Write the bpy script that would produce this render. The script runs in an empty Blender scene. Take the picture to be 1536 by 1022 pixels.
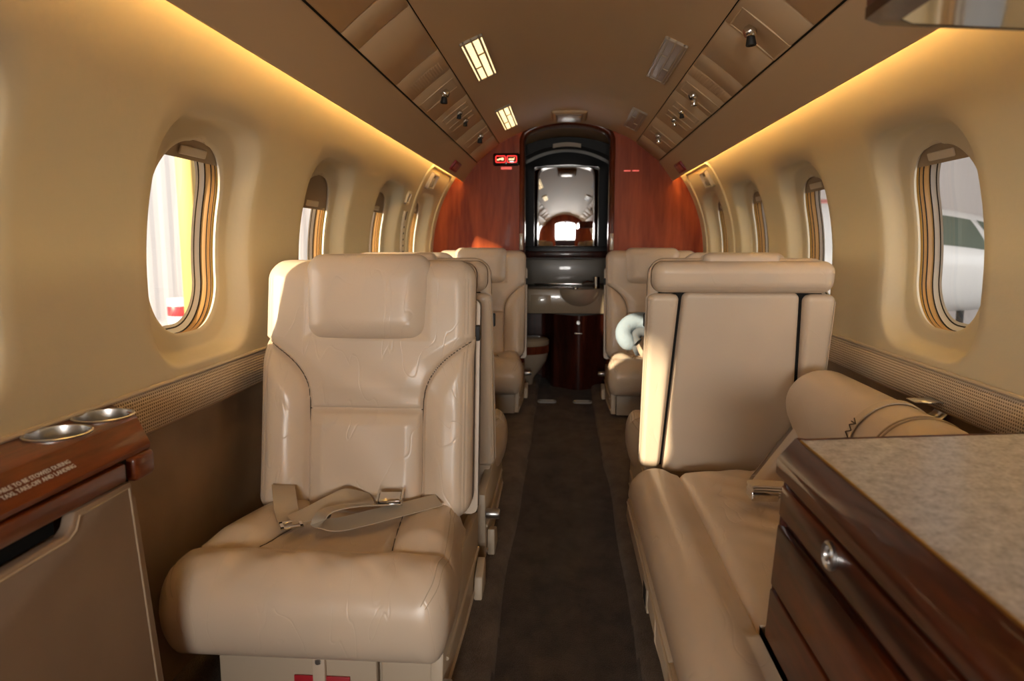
import bpy, bmesh, math, random
import numpy as np
from mathutils import Matrix, Vector
random.seed(7)
PI = math.pi
S = bpy.context.scene
COL = S.collection

# ------------------------------------------------------------------ materials
def nodes(name):
    m = bpy.data.materials.new(name); m.use_nodes = True
    nt = m.node_tree; b = nt.nodes['Principled BSDF']
    return m, nt, b

def noise_bump(nt, b, scale, strength, dist=.002, detail=4, stretch=None):
    tc = nt.nodes.new('ShaderNodeTexCoord')
    n = nt.nodes.new('ShaderNodeTexNoise'); n.inputs['Scale'].default_value = scale; n.inputs['Detail'].default_value = detail
    src = tc.outputs['Object']
    if stretch:
        mp = nt.nodes.new('ShaderNodeMapping'); mp.inputs['Scale'].default_value = stretch
        nt.links.new(src, mp.inputs[0]); src = mp.outputs[0]
    nt.links.new(src, n.inputs['Vector'])
    bp = nt.nodes.new('ShaderNodeBump'); bp.inputs['Strength'].default_value = strength; bp.inputs['Distance'].default_value = dist
    nt.links.new(n.outputs['Fac'], bp.inputs['Height']); nt.links.new(bp.outputs[0], b.inputs['Normal'])
    return tc, n, bp

def ramp(nt, fac, stops):
    r = nt.nodes.new('ShaderNodeValToRGB'); e = r.color_ramp.elements
    while len(e) < len(stops): e.new(.5)
    for k, (p, c) in enumerate(stops): e[k].position = p; e[k].color = (*c, 1)
    nt.links.new(fac, r.inputs[0]); return r

def plain(name, col, rough=.5, metal=0, spec=.5, bump=None, coat=0, emis=None, estr=0, vary=0):
    m, nt, b = nodes(name)
    b.inputs['Base Color'].default_value = (*col, 1); b.inputs['Roughness'].default_value = rough
    b.inputs['Metallic'].default_value = metal; b.inputs['Specular IOR Level'].default_value = spec
    b.inputs['Coat Weight'].default_value = coat
    if emis: b.inputs['Emission Color'].default_value = (*emis, 1); b.inputs['Emission Strength'].default_value = estr
    if bump: noise_bump(nt, b, bump[0], bump[1], bump[2] if len(bump) > 2 else .002)
    if vary:
        tc = nt.nodes.new('ShaderNodeTexCoord'); n = nt.nodes.new('ShaderNodeTexNoise'); n.inputs['Scale'].default_value = 9
        nt.links.new(tc.outputs['Object'], n.inputs['Vector'])
        r = ramp(nt, n.outputs['Fac'], [(.3, [c*(1-vary) for c in col]), (.7, [min(1, c*(1+vary)) for c in col])])
        nt.links.new(r.outputs[0], b.inputs['Base Color'])
    return m

def leather(name, col, rough=.42, crease=.12):
    m, nt, b = nodes(name)
    b.inputs['Roughness'].default_value = rough; b.inputs['Specular IOR Level'].default_value = .5
    tc, n, bp = noise_bump(nt, b, 420, .12, .0006, 2)
    # fold creases: thin contour lines of a warped noise
    n2 = nt.nodes.new('ShaderNodeTexNoise'); n2.inputs['Scale'].default_value = 6.5; n2.inputs['Detail'].default_value = 1.5; n2.inputs['Distortion'].default_value = .6
    mp = nt.nodes.new('ShaderNodeMapping'); mp.inputs['Scale'].default_value = (2.3, .8, .8)
    nt.links.new(tc.outputs['Object'], mp.inputs[0]); nt.links.new(mp.outputs[0], n2.inputs['Vector'])
    cr = ramp(nt, n2.outputs['Fac'], [(.450, (1,1,1)), (.462, (0,0,0)), (.474, (1,1,1))])
    bp2 = nt.nodes.new('ShaderNodeBump'); bp2.inputs['Strength'].default_value = crease; bp2.inputs['Distance'].default_value = .003
    nt.links.new(cr.outputs[0], bp2.inputs['Height']); nt.links.new(bp.outputs[0], bp2.inputs['Normal'])
    nt.links.new(bp2.outputs[0], b.inputs['Normal'])
    n3 = nt.nodes.new('ShaderNodeTexNoise'); n3.inputs['Scale'].default_value = 4
    nt.links.new(tc.outputs['Object'], n3.inputs['Vector'])
    c = ramp(nt, n3.outputs['Fac'], [(.3, [x*.93 for x in col]), (.7, [x*1.05 for x in col])])
    nt.links.new(c.outputs[0], b.inputs['Base Color'])
    r = ramp(nt, n3.outputs['Fac'], [(.3, (rough+.05,)*3), (.7, (rough-.05,)*3)])
    nt.links.new(r.outputs[0], b.inputs['Roughness'])
    return m

def wood(name, dark, light, stretch=(1, 1, .12), scale=16, rough=.3, coat=.35, spec=.3):
    m, nt, b = nodes(name); b.inputs['Specular IOR Level'].default_value = spec
    b.inputs['Roughness'].default_value = rough; b.inputs['Coat Weight'].default_value = coat; b.inputs['Coat Roughness'].default_value = .06
    tc = nt.nodes.new('ShaderNodeTexCoord'); mp = nt.nodes.new('ShaderNodeMapping'); mp.inputs['Scale'].default_value = stretch
    nt.links.new(tc.outputs['Object'], mp.inputs[0])
    n = nt.nodes.new('ShaderNodeTexNoise'); n.inputs['Scale'].default_value = scale; n.inputs['Detail'].default_value = 6; n.inputs['Distortion'].default_value = 1.2
    nt.links.new(mp.outputs[0], n.inputs['Vector'])
    n2 = nt.nodes.new('ShaderNodeTexNoise'); n2.inputs['Scale'].default_value = scale*9; n2.inputs['Detail'].default_value = 3
    nt.links.new(mp.outputs[0], n2.inputs['Vector'])
    mx = nt.nodes.new('ShaderNodeMix'); mx.inputs[0].default_value = .3
    nt.links.new(n.outputs['Fac'], mx.inputs[2]); nt.links.new(n2.outputs['Fac'], mx.inputs[3])
    c = ramp(nt, mx.outputs[0], [(.36, dark), (.64, light)])
    nt.links.new(c.outputs[0], b.inputs['Base Color'])
    return m

M = {}
M['leather'] = leather('seat_leather', (.68, .545, .41), .33, .15)
M['leather_plain'] = leather('seat_leather_smooth', (.66, .53, .40), .40, .03)
M['seam'] = plain('seam_thread', (.10, .07, .045), .8)
M['stitch'] = plain('stitch_thread', (.50, .39, .27), .7)
M['shell'] = plain('seat_shell', (.54, .435, .315), .45, bump=(200, .1, .001))
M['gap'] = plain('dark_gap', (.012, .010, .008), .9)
M['wall'] = plain('sidewall_vinyl', (.66, .565, .385), .55, bump=(70, .35, .0012))
M['liner'] = plain('headliner_vinyl', (.70, .52, .33), .5, spec=.22, bump=(160, .10, .001))
M['brown'] = plain('lower_wall_leather', (.27, .18, .11), .62, bump=(220, .25, .001), vary=.12)
M['console_leather'] = plain('console_leather', (.33, .235, .165), .6, bump=(260, .25, .001), vary=.06)
M['wood'] = wood('mahogany_veneer', (.055, .010, .004), (.20, .040, .013))
M['bulk_wood'] = wood('bulkhead_mahogany', (.24, .034, .007), (.48, .092, .020), scale=7, rough=.4, coat=.10, spec=.2)
M['wood_ledge'] = wood('mahogany_ledge', (.070, .014, .004), (.24, .058, .015), stretch=(1, .12, 1))
M['wood_y'] = wood('mahogany_lengthwise', (.030, .006, .002), (.17, .034, .008), stretch=(1, .12, 1), spec=.2, coat=.22)
M['dark_wood'] = wood('dark_mahogany', (.020, .006, .004), (.075, .016, .008))
M['carpet_edge'] = None
M['chrome'] = plain('chrome', (.75, .74, .72), .16, 1)
M['steel'] = plain('brushed_steel', (.62, .61, .60), .32, 1)
M['gold'] = plain('gold_trim', (.55, .36, .12), .3, 1)
M['satin'] = plain('black_satin', (.008, .008, .009), .38)
M['black'] = plain('black_gloss', (.006, .006, .007), .08, coat=1)
M['rubber'] = plain('black_rubber', (.015, .014, .013), .6)
M['white_and_glare'] = plain('white_and_edge_glare', (.75, .74, .72), .5)  # plain white on the drum, painted edge glare around the panes
M['tan_seal'] = plain('tan_seal', (.50, .28, .10), .4)
M['amber_seal'] = plain('amber_seal', (.55, .30, .07), .35)
M['lip'] = plain('window_lip', (.72, .62, .47), .5)
M['shade'] = plain('window_shade', (.36, .27, .17), .6)
M['belt'] = plain('belt_webbing', (.46, .37, .265), .36, bump=(900, .4, .0008))
M['beige_gloss'] = plain('beige_moulding', (.40, .32, .22), .25, coat=.4)
M['bowl'] = plain('basin_moulding', (.44, .36, .27), .22, coat=.6)
M['grey_panel'] = plain('lavatory_backsplash', (.22, .19, .155), .3, coat=.3)
M['red_frame'] = plain('red_plastic', (.30, .010, .009), .35)
M['red_lens'] = plain('red_lens', (.60, .17, .12), .4)
M['red_lit'] = plain('red_lit', (.4, .02, .015), .5, emis=(1, .035, .03), estr=1.6)
M['amber_lit'] = plain('amber_lit', (.5, .3, .1), .5, emis=(1, .45, .22), estr=2.2)
M['pink_lit'] = plain('pink_lit', (.5, .1, .08), .5, emis=(1, .16, .12), estr=.55)
M['lamp_lit'] = plain('lamp_lens_lit', (.9, .75, .45), .4, emis=(1, .72, .34), estr=1.35)
M['lamp_off'] = plain('lamp_lens_unlit', (.46, .36, .29), .3)
M['cove'] = plain('cove_strip', (.8, .7, .5), .5, emis=(1, .82, .42), estr=42)
M['text'] = plain('white_print', (.72, .70, .66), .6)
M['red_card'] = plain('red_tag', (.45, .02, .03), .4)
M['pillow'] = plain('plush_blue', (.30, .38, .45), .95, bump=(60, .7, .004))
M['grey_cloth'] = plain('grey_fabric', (.13, .145, .16), .9, bump=(300, .5, .001))
M['white_cloth'] = plain('pale_webbing', (.62, .52, .40), .8)
M['jet_white'] = plain('jet_paint', (.80, .80, .80), .3, coat=.5)
M['jet_glass'] = plain('jet_windscreen', (.13, .16, .13), .15)
M['hangar_floor'] = plain('hangar_concrete', (.42, .41, .40), .7)
M['hangar'] = plain('hangar_sheet', (.52, .49, .48), .7)
M['yellow'] = plain('yellow_paint', (.42, .28, .07), .5)
M['pink'] = plain('pink_sheet', (.75, .42, .40), .6)
M['cockpit'] = plain('cockpit_dark', (.03, .03, .033), .6)
M['grey_light'] = plain('floor_light_ring', (.36, .35, .33), .5)

def carpet(name, a, b_, worn=0):
    m, nt, b = nodes(name); b.inputs['Roughness'].default_value = .95; b.inputs['Specular IOR Level'].default_value = .1
    b.inputs['Sheen Weight'].default_value = .15
    tc, n, bp = noise_bump(nt, b, 330, .9, .004, 3)
    n2 = nt.nodes.new('ShaderNodeTexNoise'); n2.inputs['Scale'].default_value = 7; n2.inputs['Detail'].default_value = 8; n2.inputs['Roughness'].default_value = .7
    mp = nt.nodes.new('ShaderNodeMapping'); mp.inputs['Scale'].default_value = (1.6, 1, 1)
    nt.links.new(tc.outputs['Object'], mp.inputs[0]); nt.links.new(mp.outputs[0], n2.inputs['Vector'])
    mx = nt.nodes.new('ShaderNodeMix'); mx.inputs[0].default_value = .35
    nt.links.new(n2.outputs['Fac'], mx.inputs[2]); nt.links.new(n.outputs['Fac'], mx.inputs[3])
    c = ramp(nt, mx.outputs[0], [(.38, a), (.62, b_)]); nt.links.new(c.outputs[0], b.inputs['Base Color'])
    return m
M['carpet'] = carpet('aisle_carpet', (.024, .015, .010), (.095, .066, .047))
M['carpet_edge'] = carpet('side_carpet', (.085, .060, .043), (.19, .14, .105))

def granite():
    m, nt, b = nodes('speckled_counter'); b.inputs['Roughness'].default_value = .32; b.inputs['Coat Weight'].default_value = .25; b.inputs['Coat Roughness'].default_value = .12
    tc = nt.nodes.new('ShaderNodeTexCoord')
    n = nt.nodes.new('ShaderNodeTexNoise'); n.inputs['Scale'].default_value = 210; n.inputs['Detail'].default_value = 3
    n2 = nt.nodes.new('ShaderNodeTexNoise'); n2.inputs['Scale'].default_value = 55; n2.inputs['Detail'].default_value = 5
    for x in (n, n2): nt.links.new(tc.outputs['Object'], x.inputs['Vector'])
    mx = nt.nodes.new('ShaderNodeMix'); mx.inputs[0].default_value = .5
    nt.links.new(n.outputs['Fac'], mx.inputs[2]); nt.links.new(n2.outputs['Fac'], mx.inputs[3])
    c = ramp(nt, mx.outputs[0], [(.36, (.36, .345, .37)), (.5, (.58, .56, .585)), (.64, (.78, .765, .79))])
    nt.links.new(c.outputs[0], b.inputs['Base Color']); return m
M['granite'] = granite()

def weave():
    m, nt, b = nodes('woven_trim'); b.inputs['Roughness'].default_value = .8
    tc = nt.nodes.new('ShaderNodeTexCoord')
    sp = nt.nodes.new('ShaderNodeSeparateXYZ'); nt.links.new(tc.outputs['Object'], sp.inputs[0])
    def wave(out, freq):
        a = nt.nodes.new('ShaderNodeMath'); a.operation = 'MULTIPLY'; a.inputs[1].default_value = freq; nt.links.new(out, a.inputs[0])
        s = nt.nodes.new('ShaderNodeMath'); s.operation = 'SINE'; nt.links.new(a.outputs[0], s.inputs[0]); return s.outputs[0]
    a = wave(sp.outputs['Y'], 2*PI/.0062); c = wave(sp.outputs['Z'], 2*PI/.0062)
    p = nt.nodes.new('ShaderNodeMath'); p.operation = 'MAXIMUM'; nt.links.new(a, p.inputs[0]); nt.links.new(c, p.inputs[1])
    mr = nt.nodes.new('ShaderNodeMapRange'); mr.inputs[1].default_value = -1; nt.links.new(p.outputs[0], mr.inputs[0])
    r = ramp(nt, mr.outputs[0], [(.25, (.17, .115, .065)), (.75, (.72, .57, .40))]); nt.links.new(r.outputs[0], b.inputs['Base Color'])
    bp = nt.nodes.new('ShaderNodeBump'); bp.inputs['Strength'].default_value = .8; bp.inputs['Distance'].default_value = .002
    nt.links.new(mr.outputs[0], bp.inputs['Height']); nt.links.new(bp.outputs[0], b.inputs['Normal']); return m
M['weave'] = weave()

def glass_pane():
    m, nt, b = nodes('window_glass'); nt.nodes.remove(b)
    t = nt.nodes.new('ShaderNodeBsdfTransparent'); t.inputs[0].default_value = (.95, .96, .96, 1)
    g = nt.nodes.new('ShaderNodeBsdfGlossy'); g.inputs['Roughness'].default_value = .02
    lw = nt.nodes.new('ShaderNodeLayerWeight'); pw_ = nt.nodes.new('ShaderNodeMath'); pw_.operation = 'POWER'; pw_.inputs[1].default_value = 5
    nt.links.new(lw.outputs['Facing'], pw_.inputs[0])
    f = nt.nodes.new('ShaderNodeMath'); f.operation = 'MULTIPLY_ADD'; f.inputs[1].default_value = .6; f.inputs[2].default_value = .04; nt.links.new(pw_.outputs[0], f.inputs[0])
    mx = nt.nodes.new('ShaderNodeMixShader'); nt.links.new(f.outputs[0], mx.inputs[0]); nt.links.new(t.outputs[0], mx.inputs[1]); nt.links.new(g.outputs[0], mx.inputs[2])
    nt.links.new(mx.outputs[0], nt.nodes['Material Output'].inputs[0]); return m
M['glass'] = glass_pane()
M['mirror'] = plain('mirror_glass', (.52, .51, .50), .015, 1)
M['under_mirror'] = plain('polished_underside', (.55, .53, .50), .09, 1)

# ------------------------------------------------------------------ object helpers
def link(name, me, parent=None, loc=None, smooth=40):
    o = bpy.data.objects.new(name, me); COL.objects.link(o)
    if parent: o.parent = parent
    if loc is not None: o.location = loc
    if smooth:
        me.shade_smooth(); me.set_sharp_from_angle(angle=math.radians(smooth))
    return o

def obj(name, bm, mats, parent=None, loc=None, smooth=40):
    bmesh.ops.recalc_face_normals(bm, faces=bm.faces)
    me = bpy.data.meshes.new(name); bm.to_mesh(me); bm.free()
    for m in (mats if isinstance(mats, (list, tuple)) else [mats]): me.materials.append(M[m] if isinstance(m, str) else m)
    return link(name, me, parent, loc, smooth)

def thing(name, label, cat, loc=(0,0,0), rotz=0, group=None):
    o = bpy.data.objects.new(name, None); COL.objects.link(o); o.empty_display_size = .05
    o.location = loc; o.rotation_euler = (0, 0, rotz)
    return tag(o, label, cat, group)
def tag(o, label, cat, group=None):
    o['label'] = label; o['category'] = cat
    if group: o['group'] = group
    return o
def struct(o): o['kind'] = 'structure'; return o

B = bmesh.new
def add_box(bm, lo, hi, r=0, seg=2, mi=0, mat=None):
    lo, hi = Vector(lo), Vector(hi)
    t = bmesh.new(); bmesh.ops.create_cube(t, size=1)
    bmesh.ops.scale(t, vec=hi-lo, verts=t.verts); bmesh.ops.translate(t, vec=(lo+hi)/2, verts=t.verts)
    if r: bmesh.ops.bevel(t, geom=list(t.edges), offset=r, segments=seg, affect='EDGES', profile=.5)
    return merge(bm, t, mi, mat)
def merge(bm, t, mi=0, mat=None):
    if mat is not None: bmesh.ops.transform(t, matrix=mat, verts=t.verts)
    for f in t.faces: f.material_index = mi
    me = bpy.data.meshes.new('tmp'); t.to_mesh(me); t.free(); n0 = len(bm.faces)
    bm.from_mesh(me); bpy.data.meshes.remove(me)
    bm.faces.ensure_lookup_table(); return bm
def add_grid(bm, P, mi=0, close_u=False, close_v=False):
    """P: array [nu][nv][3]"""
    P = np.asarray(P, float); nu, nv = P.shape[:2]
    v = [[bm.verts.new(P[i, j]) for j in range(nv)] for i in range(nu)]
    for i in range(nu if close_u else nu-1):
        for j in range(nv if close_v else nv-1):
            q = [v[i][j], v[(i+1) % nu][j], v[(i+1) % nu][(j+1) % nv], v[i][(j+1) % nv]]
            try: f = bm.faces.new(q); f.material_index = mi
            except ValueError: pass
    return v
def add_tube(bm, pts, r, n=8, mi=0, closed=False, caps=True):
    pts = [Vector(p) for p in pts]; N = len(pts); rings = []
    rr = r if isinstance(r, (list, tuple)) else [r]*N
    up = None
    for i, p in enumerate(pts):
        a = pts[(i-1) % N] if (closed or i > 0) else p; c = pts[(i+1) % N] if (closed or i < N-1) else p
        t = (c-a).normalized()
        if up is None:
            up = t.orthogonal().normalized()
        up = (up - t*up.dot(t)).normalized(); s = t.cross(up)
        rings.append([p + (up*math.cos(2*PI*k/n) + s*math.sin(2*PI*k/n))*rr[i] for k in range(n)])
    v = add_grid(bm, [[list(q) for q in ring] for ring in rings], mi, close_u=closed, close_v=True)
    if caps and not closed:
        for e in (v[0], v[-1]):
            try: f = bm.faces.new(e); f.material_index = mi
            except ValueError: pass
def add_lathe(bm, prof, n=32, mi=0, mat=None, caps=True):
    """prof: list of (r, z) about local z"""
    t = bmesh.new()
    P = [[(r*math.cos(2*PI*k/n), r*math.sin(2*PI*k/n), z) for k in range(n)] for r, z in prof]
    v = add_grid(t, P, 0, close_v=True)
    if caps:
        for e in (v[0], v[-1]):
            try: t.faces.new(e)
            except ValueError: pass
    bmesh.ops.remove_doubles(t, verts=t.verts, dist=1e-6)
    return merge(bm, t, mi, mat)
def add_prism(bm, poly, axis, a, b_, mi=0, r=0, seg=2):
    """poly in the two other axes (cyclic order), extruded along axis from a to b_"""
    t = bmesh.new(); ax = 'xyz'.index(axis)
    def P(u, w, h):
        c = [0, 0, 0]; o = [i for i in range(3) if i != ax]; c[o[0]] = u; c[o[1]] = w; c[ax] = h; return c
    A = [t.verts.new(P(u, w, a)) for u, w in poly]; C = [t.verts.new(P(u, w, b_)) for u, w in poly]
    t.faces.new(A); t.faces.new(C[::-1]); n = len(poly)
    for i in range(n): t.faces.new([A[i], A[(i+1) % n], C[(i+1) % n], C[i]])
    bmesh.ops.recalc_face_normals(t, faces=t.faces)
    if r: bmesh.ops.bevel(t, geom=list(t.edges), offset=r, segments=seg, affect='EDGES', profile=.5)
    return merge(bm, t, mi)
def add_ribbon(bm, pts, w, th=.0012, mi=0, sub=6):
    """pts: list of (point, across-vector); smooth strap"""
    ps = np.array([p for p, _ in pts], float); ac = np.array([a for _, a in pts], float)
    n = len(ps); out_p, out_a = [], []
    for i in range(n-1):
        p0, p1, p2, p3 = ps[max(i-1, 0)], ps[i], ps[i+1], ps[min(i+2, n-1)]
        for k in range(sub):
            t = k/sub
            out_p.append(.5*((2*p1)+(-p0+p2)*t+(2*p0-5*p1+4*p2-p3)*t*t+(-p0+3*p1-3*p2+p3)*t**3)); out_a.append(ac[i]*(1-t)+ac[i+1]*t)
    out_p.append(ps[-1]); out_a.append(ac[-1])
    rows = []
    for i, (p, a) in enumerate(zip(out_p, out_a)):
        a = a/np.linalg.norm(a)
        q = out_p[min(i+1, len(out_p)-1)]-out_p[max(i-1, 0)]; nn = np.cross(q, a); nn /= (np.linalg.norm(nn)+1e-9)
        rows.append([p-a*w/2+nn*th, p+a*w/2+nn*th, p+a*w/2-nn*th, p-a*w/2-nn*th])
    add_grid(bm, rows, mi, close_v=True)
    v = bm.verts
def text_mesh(s, size, align='CENTER'):
    c = bpy.data.curves.new('t', 'FONT'); c.body = s; c.size = size; c.align_x = align; c.align_y = 'CENTER'; c.extrude = .0002; c.resolution_u = 2
    o = bpy.data.objects.new('t', c); COL.objects.link(o)
    dg = bpy.context.evaluated_depsgraph_get(); me = bpy.data.meshes.new_from_object(o.evaluated_get(dg))
    bpy.data.objects.remove(o); bpy.data.curves.remove(c); return me
def text(name, s, size, mat, parent, M4, align='CENTER'):
    me = text_mesh(s, size, align); me.transform(M4); me.materials.clear(); me.materials.append(M[mat])
    o = bpy.data.objects.new(name, me); COL.objects.link(o); o.parent = parent; return o
def copy_tree(o, parent=None):
    c = o.copy(); COL.objects.link(c)
    if parent: c.parent = parent
    for ch in list(o.children): copy_tree(ch, c)
    return c

# ------------------------------------------------------------------ cabin shell
RW, RC, ZC, YB = .752, .718, .79, 3.95
YF = -1.5
def wp(side, y, s, off=0.):
    """sidewall: s is arc position (0 at widest), off is outward depth"""
    if s < 0: return (side*(RW+off), y, ZC+s)
    a = s/RW; return (side*(RW+off)*math.cos(a), y, ZC+(RW+off)*math.sin(a))
def cp(phi, y, r=RC):
    """ceiling: phi degrees from vertical, negative left"""
    a = math.radians(phi); return (r*math.sin(a), y, ZC+r*math.cos(a))
def cmat(phi, y, r):
    """frame on the ceiling: X along cabin, Y down the arc, Z into the cabin"""
    a = math.radians(phi); s = 1 if phi >= 0 else -1
    n = Vector((-math.sin(a), 0, -math.cos(a))); t = Vector((math.cos(a), 0, -math.sin(a)))*s; u = Vector((0, 1, 0))
    m = Matrix((u, t, n)).transposed().to_4x4(); m.translation = cp(phi, y, r); return m
def wmat(side, y, s, off=0):
    """frame on the side wall: X along cabin, Y up the wall, Z into the cabin"""
    p = Vector(wp(side, y, s, off)); a = max(s, 0)/RW
    n = Vector((-side*math.cos(a), 0, -math.sin(a))); t = Vector((-side*math.sin(a), 0, math.cos(a))); u = Vector((0, 1, 0))
    m = Matrix((u, t, n)).transposed().to_4x4(); m.translation = p; return m

def rr_sdf(px, py, hw, hh, r):
    qx, qy = abs(px)-(hw-r), abs(py)-(hh-r)
    return math.hypot(max(qx, 0), max(qy, 0)) + min(max(qx, qy), 0) - r
def rr_ray(th, hw, hh, r, cy=0):
    lo, hi = 0, 2.; c, s = math.cos(th), math.sin(th)
    for _ in range(40):
        m = (lo+hi)/2
        if rr_sdf(m*c, m*s-cy, hw, hh, r) < 0: lo = m
        else: hi = m
    return lo
OW, OH, OR = .132, .186, .105       # window opening half sizes, corner radius
SC = .073                           # arc position of the window centre
S0, S1 = -.187, .60                 # wall strip limits along the arc
LIP = .042
def smooth(x): x = min(max(x, 0), 1); return x*x*(3-2*x)
def open_t(th, grow=0):
    t = rr_ray(th, OW+grow, OH+grow, OR+grow)
    c = math.cos(th)*t
    if math.sin(th) > 0: t += .010*math.exp(-((c+.0)/.022)**4)
    return t
def wall_bay(bm, side, yc, y0, y1):
    hw0, hw1 = yc-y0, y1-yc
    ang = [2*PI*k/112 for k in range(112)]
    for cx, cy in ((-hw0, S0-SC), (hw1, S0-SC), (hw1, S1-SC), (-hw0, S1-SC)): ang.append(math.atan2(cy, cx) % (2*PI))
    ang = sorted(set(round(a, 6) for a in ang))
    rows = []
    for th in ang:
        c, s = math.cos(th), math.sin(th); t0 = open_t(th)
        t1 = rr_ray(th, OW+.072, OH+.062, .10, .004)
        tx = (hw1 if c > 0 else hw0)/abs(c) if abs(c) > 1e-6 else 9; ty = ((S1-SC) if s > 0 else (SC-S0))/abs(s) if abs(s) > 1e-6 else 9
        t2 = min(tx, ty); t1 = min(t1, t2*.97)
        row = []
        for k in range(15):
            f = k/14; t = t0+(t1-t0)*f; d = LIP*(1-smooth((f-.58)/.42))
            if k == 0: d += .004
            row.append(wp(side, yc+t*c, SC+t*s, d))
        for k in range(1, 7):
            t = t1+(t2-t1)*k/6; row.append(wp(side, yc+t*c, SC+t*s, 0))
        rows.append(row)
    add_grid(bm, rows, close_u=True)
def plain_bay(bm, side, y0, y1, s0=S0):
    ss = [s0+(S1-s0)*k/20 for k in range(21)]
    add_grid(bm, [[wp(side, y0+(y1-y0)*i/6, s) for s in ss] for i in range(7)])

WIN = {-1: [.665, 1.40, 2.12, 2.83, 3.52], 1: [1.55, 2.28, 2.91, 3.56]}
for side, nm in ((-1, 'wall_left'), (1, 'wall_right')):
    ys = WIN[side]; bm = B()
    if side < 0:
        plain_bay(bm, side, -.90, .40); edges = [.40]
    else:
        plain_bay(bm, side, YF, 1.19); edges = [1.19]
    for a, b_ in zip(ys, ys[1:]): edges.append((a+b_)/2)
    edges.append(YB)
    for k, yc in enumerate(ys): wall_bay(bm, side, yc, edges[k], edges[k+1])
    bmesh.ops.remove_doubles(bm, verts=bm.verts, dist=1e-5)
    bm2 = bm
    # lower dark leather wall, a little outboard of the woven band
    y0 = -.90 if side < 0 else YF
    add_grid(bm, [[(side*.762, y0, ZC+S0+.004), (side*.762, y0, -.02)], [(side*.762, YB, ZC+S0+.004), (side*.762, YB, -.02)]], 1)
    o = struct(obj(nm, bm, ['wall', 'brown'], smooth=50))

wn = 0
DROP = {-1: [.04, .035, .095, .075, .05], 1: [.035, .04, .04, .04]}
for side in (-1, 1):
    for k, yc in enumerate(WIN[side]):
        wn += 1
        ang = [2*PI*i/96 for i in range(96)]
        # (depth, growth, material of the band starting here)
        bands = [(.046, .000, 0), (.056, .003, 1), (.060, .010, 2), (.066, .006, 2), (.070, .010, 1), (.073, .009, 3), (.079, .005, 3), (.084, .010, 1),
                 (.087, .008, 3), (.098, .006, 3), (.106, .009, 1), (.108, .006, 4), (.116, .002, 4), (.118, -.003, 5), (.120, -.006, 4), (.123, -.012, 4), (.124, -.05, 4)]  # white seal rings carry the pane's edge glare as colour
        bm = B(); prev = None
        for d, g, mi in bands[:-1]:
            d = .046+(d-.046)*.64; ring = []
            for th in ang:
                t = open_t(th) if d < .047 else rr_ray(th, OW+g, OH+g, OR+g)
                ring.append(bm.verts.new(wp(side, yc+t*math.cos(th), SC+t*math.sin(th), d)))
            if prev:
                for i in range(96):
                    f = bm.faces.new([prev[i], prev[(i+1) % 96], ring[(i+1) % 96], ring[i]]); f.material_index = pm
            prev, pm = ring, mi
        fr = struct(obj('window_%d' % wn, bm, ['lip', 'rubber', 'amber_seal', 'tan_seal', 'white_and_glare', 'rubber']))
        bm = B(); rows = []
        for f in (0.02, .35, .7, 1):
            rows.append([wp(side, yc+rr_ray(th, OW, OH, OR)*math.cos(th)*f, SC+rr_ray(th, OW, OH, OR)*math.sin(th)*f, .0935) for th in ang])
        v = add_grid(bm, rows, close_v=True); bm.faces.new(v[0])
        obj('window_pane', bm, 'glass', fr)
        # pull-down shade, mostly raised
        bm = B(); zt = OH+.012; zb = OH-DROP[side][k]; P = []
        for off in (.054, .057):
            P.append([])
            for i in range(13):
                u = -1+i/6
                row = []
                for j in range(5):
                    s = SC+zb+(zt-zb)*j/4; hw = OW+.008
                    if s-SC > OH-OR: hw = OW-OR+math.sqrt(max(0, (OR+.008)**2-max(0, s-SC-(OH-OR))**2))
                    row.append(wp(side, yc+u*hw, s, off))
                P[-1].append(row)
        add_grid(bm, P[0]); add_grid(bm, P[1]); add_grid(bm, [[P[0][i][0] for i in range(13)], [P[1][i][0] for i in range(13)]])
        sh = obj('window_shade', bm, 'shade', fr)
        bm = B(); mt = wmat(side, yc, SC+zb+.016, .054)
        add_box(bm, (-.05, -.009, 0), (.05, .009, .006), .003, 2, 0, mt); obj('pull_handle', bm, 'lip', sh)

# woven dado bands with their beads
for side, tn in ((-1, 'trim_1'), (1, 'trim_2')):
    bm = B(); y0 = -.90 if side < 0 else YF
    prof = [(.762, .528), (.748, .526), (.744, .531), (.744, .594), (.748, .600), (.762, .600)]
    add_grid(bm, [[(side*x, y, z) for x, z in prof] for y in np.linspace(y0, YB, 30)], 0)
    add_tube(bm, [(side*.746, y0, .604), (side*.746, YB, .604)], .0045, 8, 1)
    add_tube(bm, [(side*.748, y0, .526), (side*.748, YB, .526)], .003, 8, 2)
    struct(obj(tn, bm, ['weave', 'shell', 'brown']))

# ceiling arch
bm = B()
ph = np.linspace(-58.2, 58.2, 49)*1.0
ph = np.linspace(-31.2, 31.2, 41)
yy = np.linspace(YF, 4.62, 30)
inn = [[cp(p, y) for p in ph] for y in yy]
add_grid(bm, inn)
struct(obj('ceiling', bm, 'liner'))
# outer roof skin, keeps daylight out of the cavity above the panels
bm = B(); add_grid(bm, [[cp(p, y, .80) for p in np.linspace(-58, 58, 24)] for y in (-3.2, 4.75)]); struct(obj('roof', bm, 'gap'))
bm = B()
for side in (-1, 1):
    y0 = -3.2
    for a, b_ in ((58, 55), (55, 51.2)):
        add_grid(bm, [[cp(side*a, y, .80), cp(side*b_, y, .80)] for y in (y0, 4.75)])
struct(obj('trim_9', bm, 'gap'))

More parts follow.
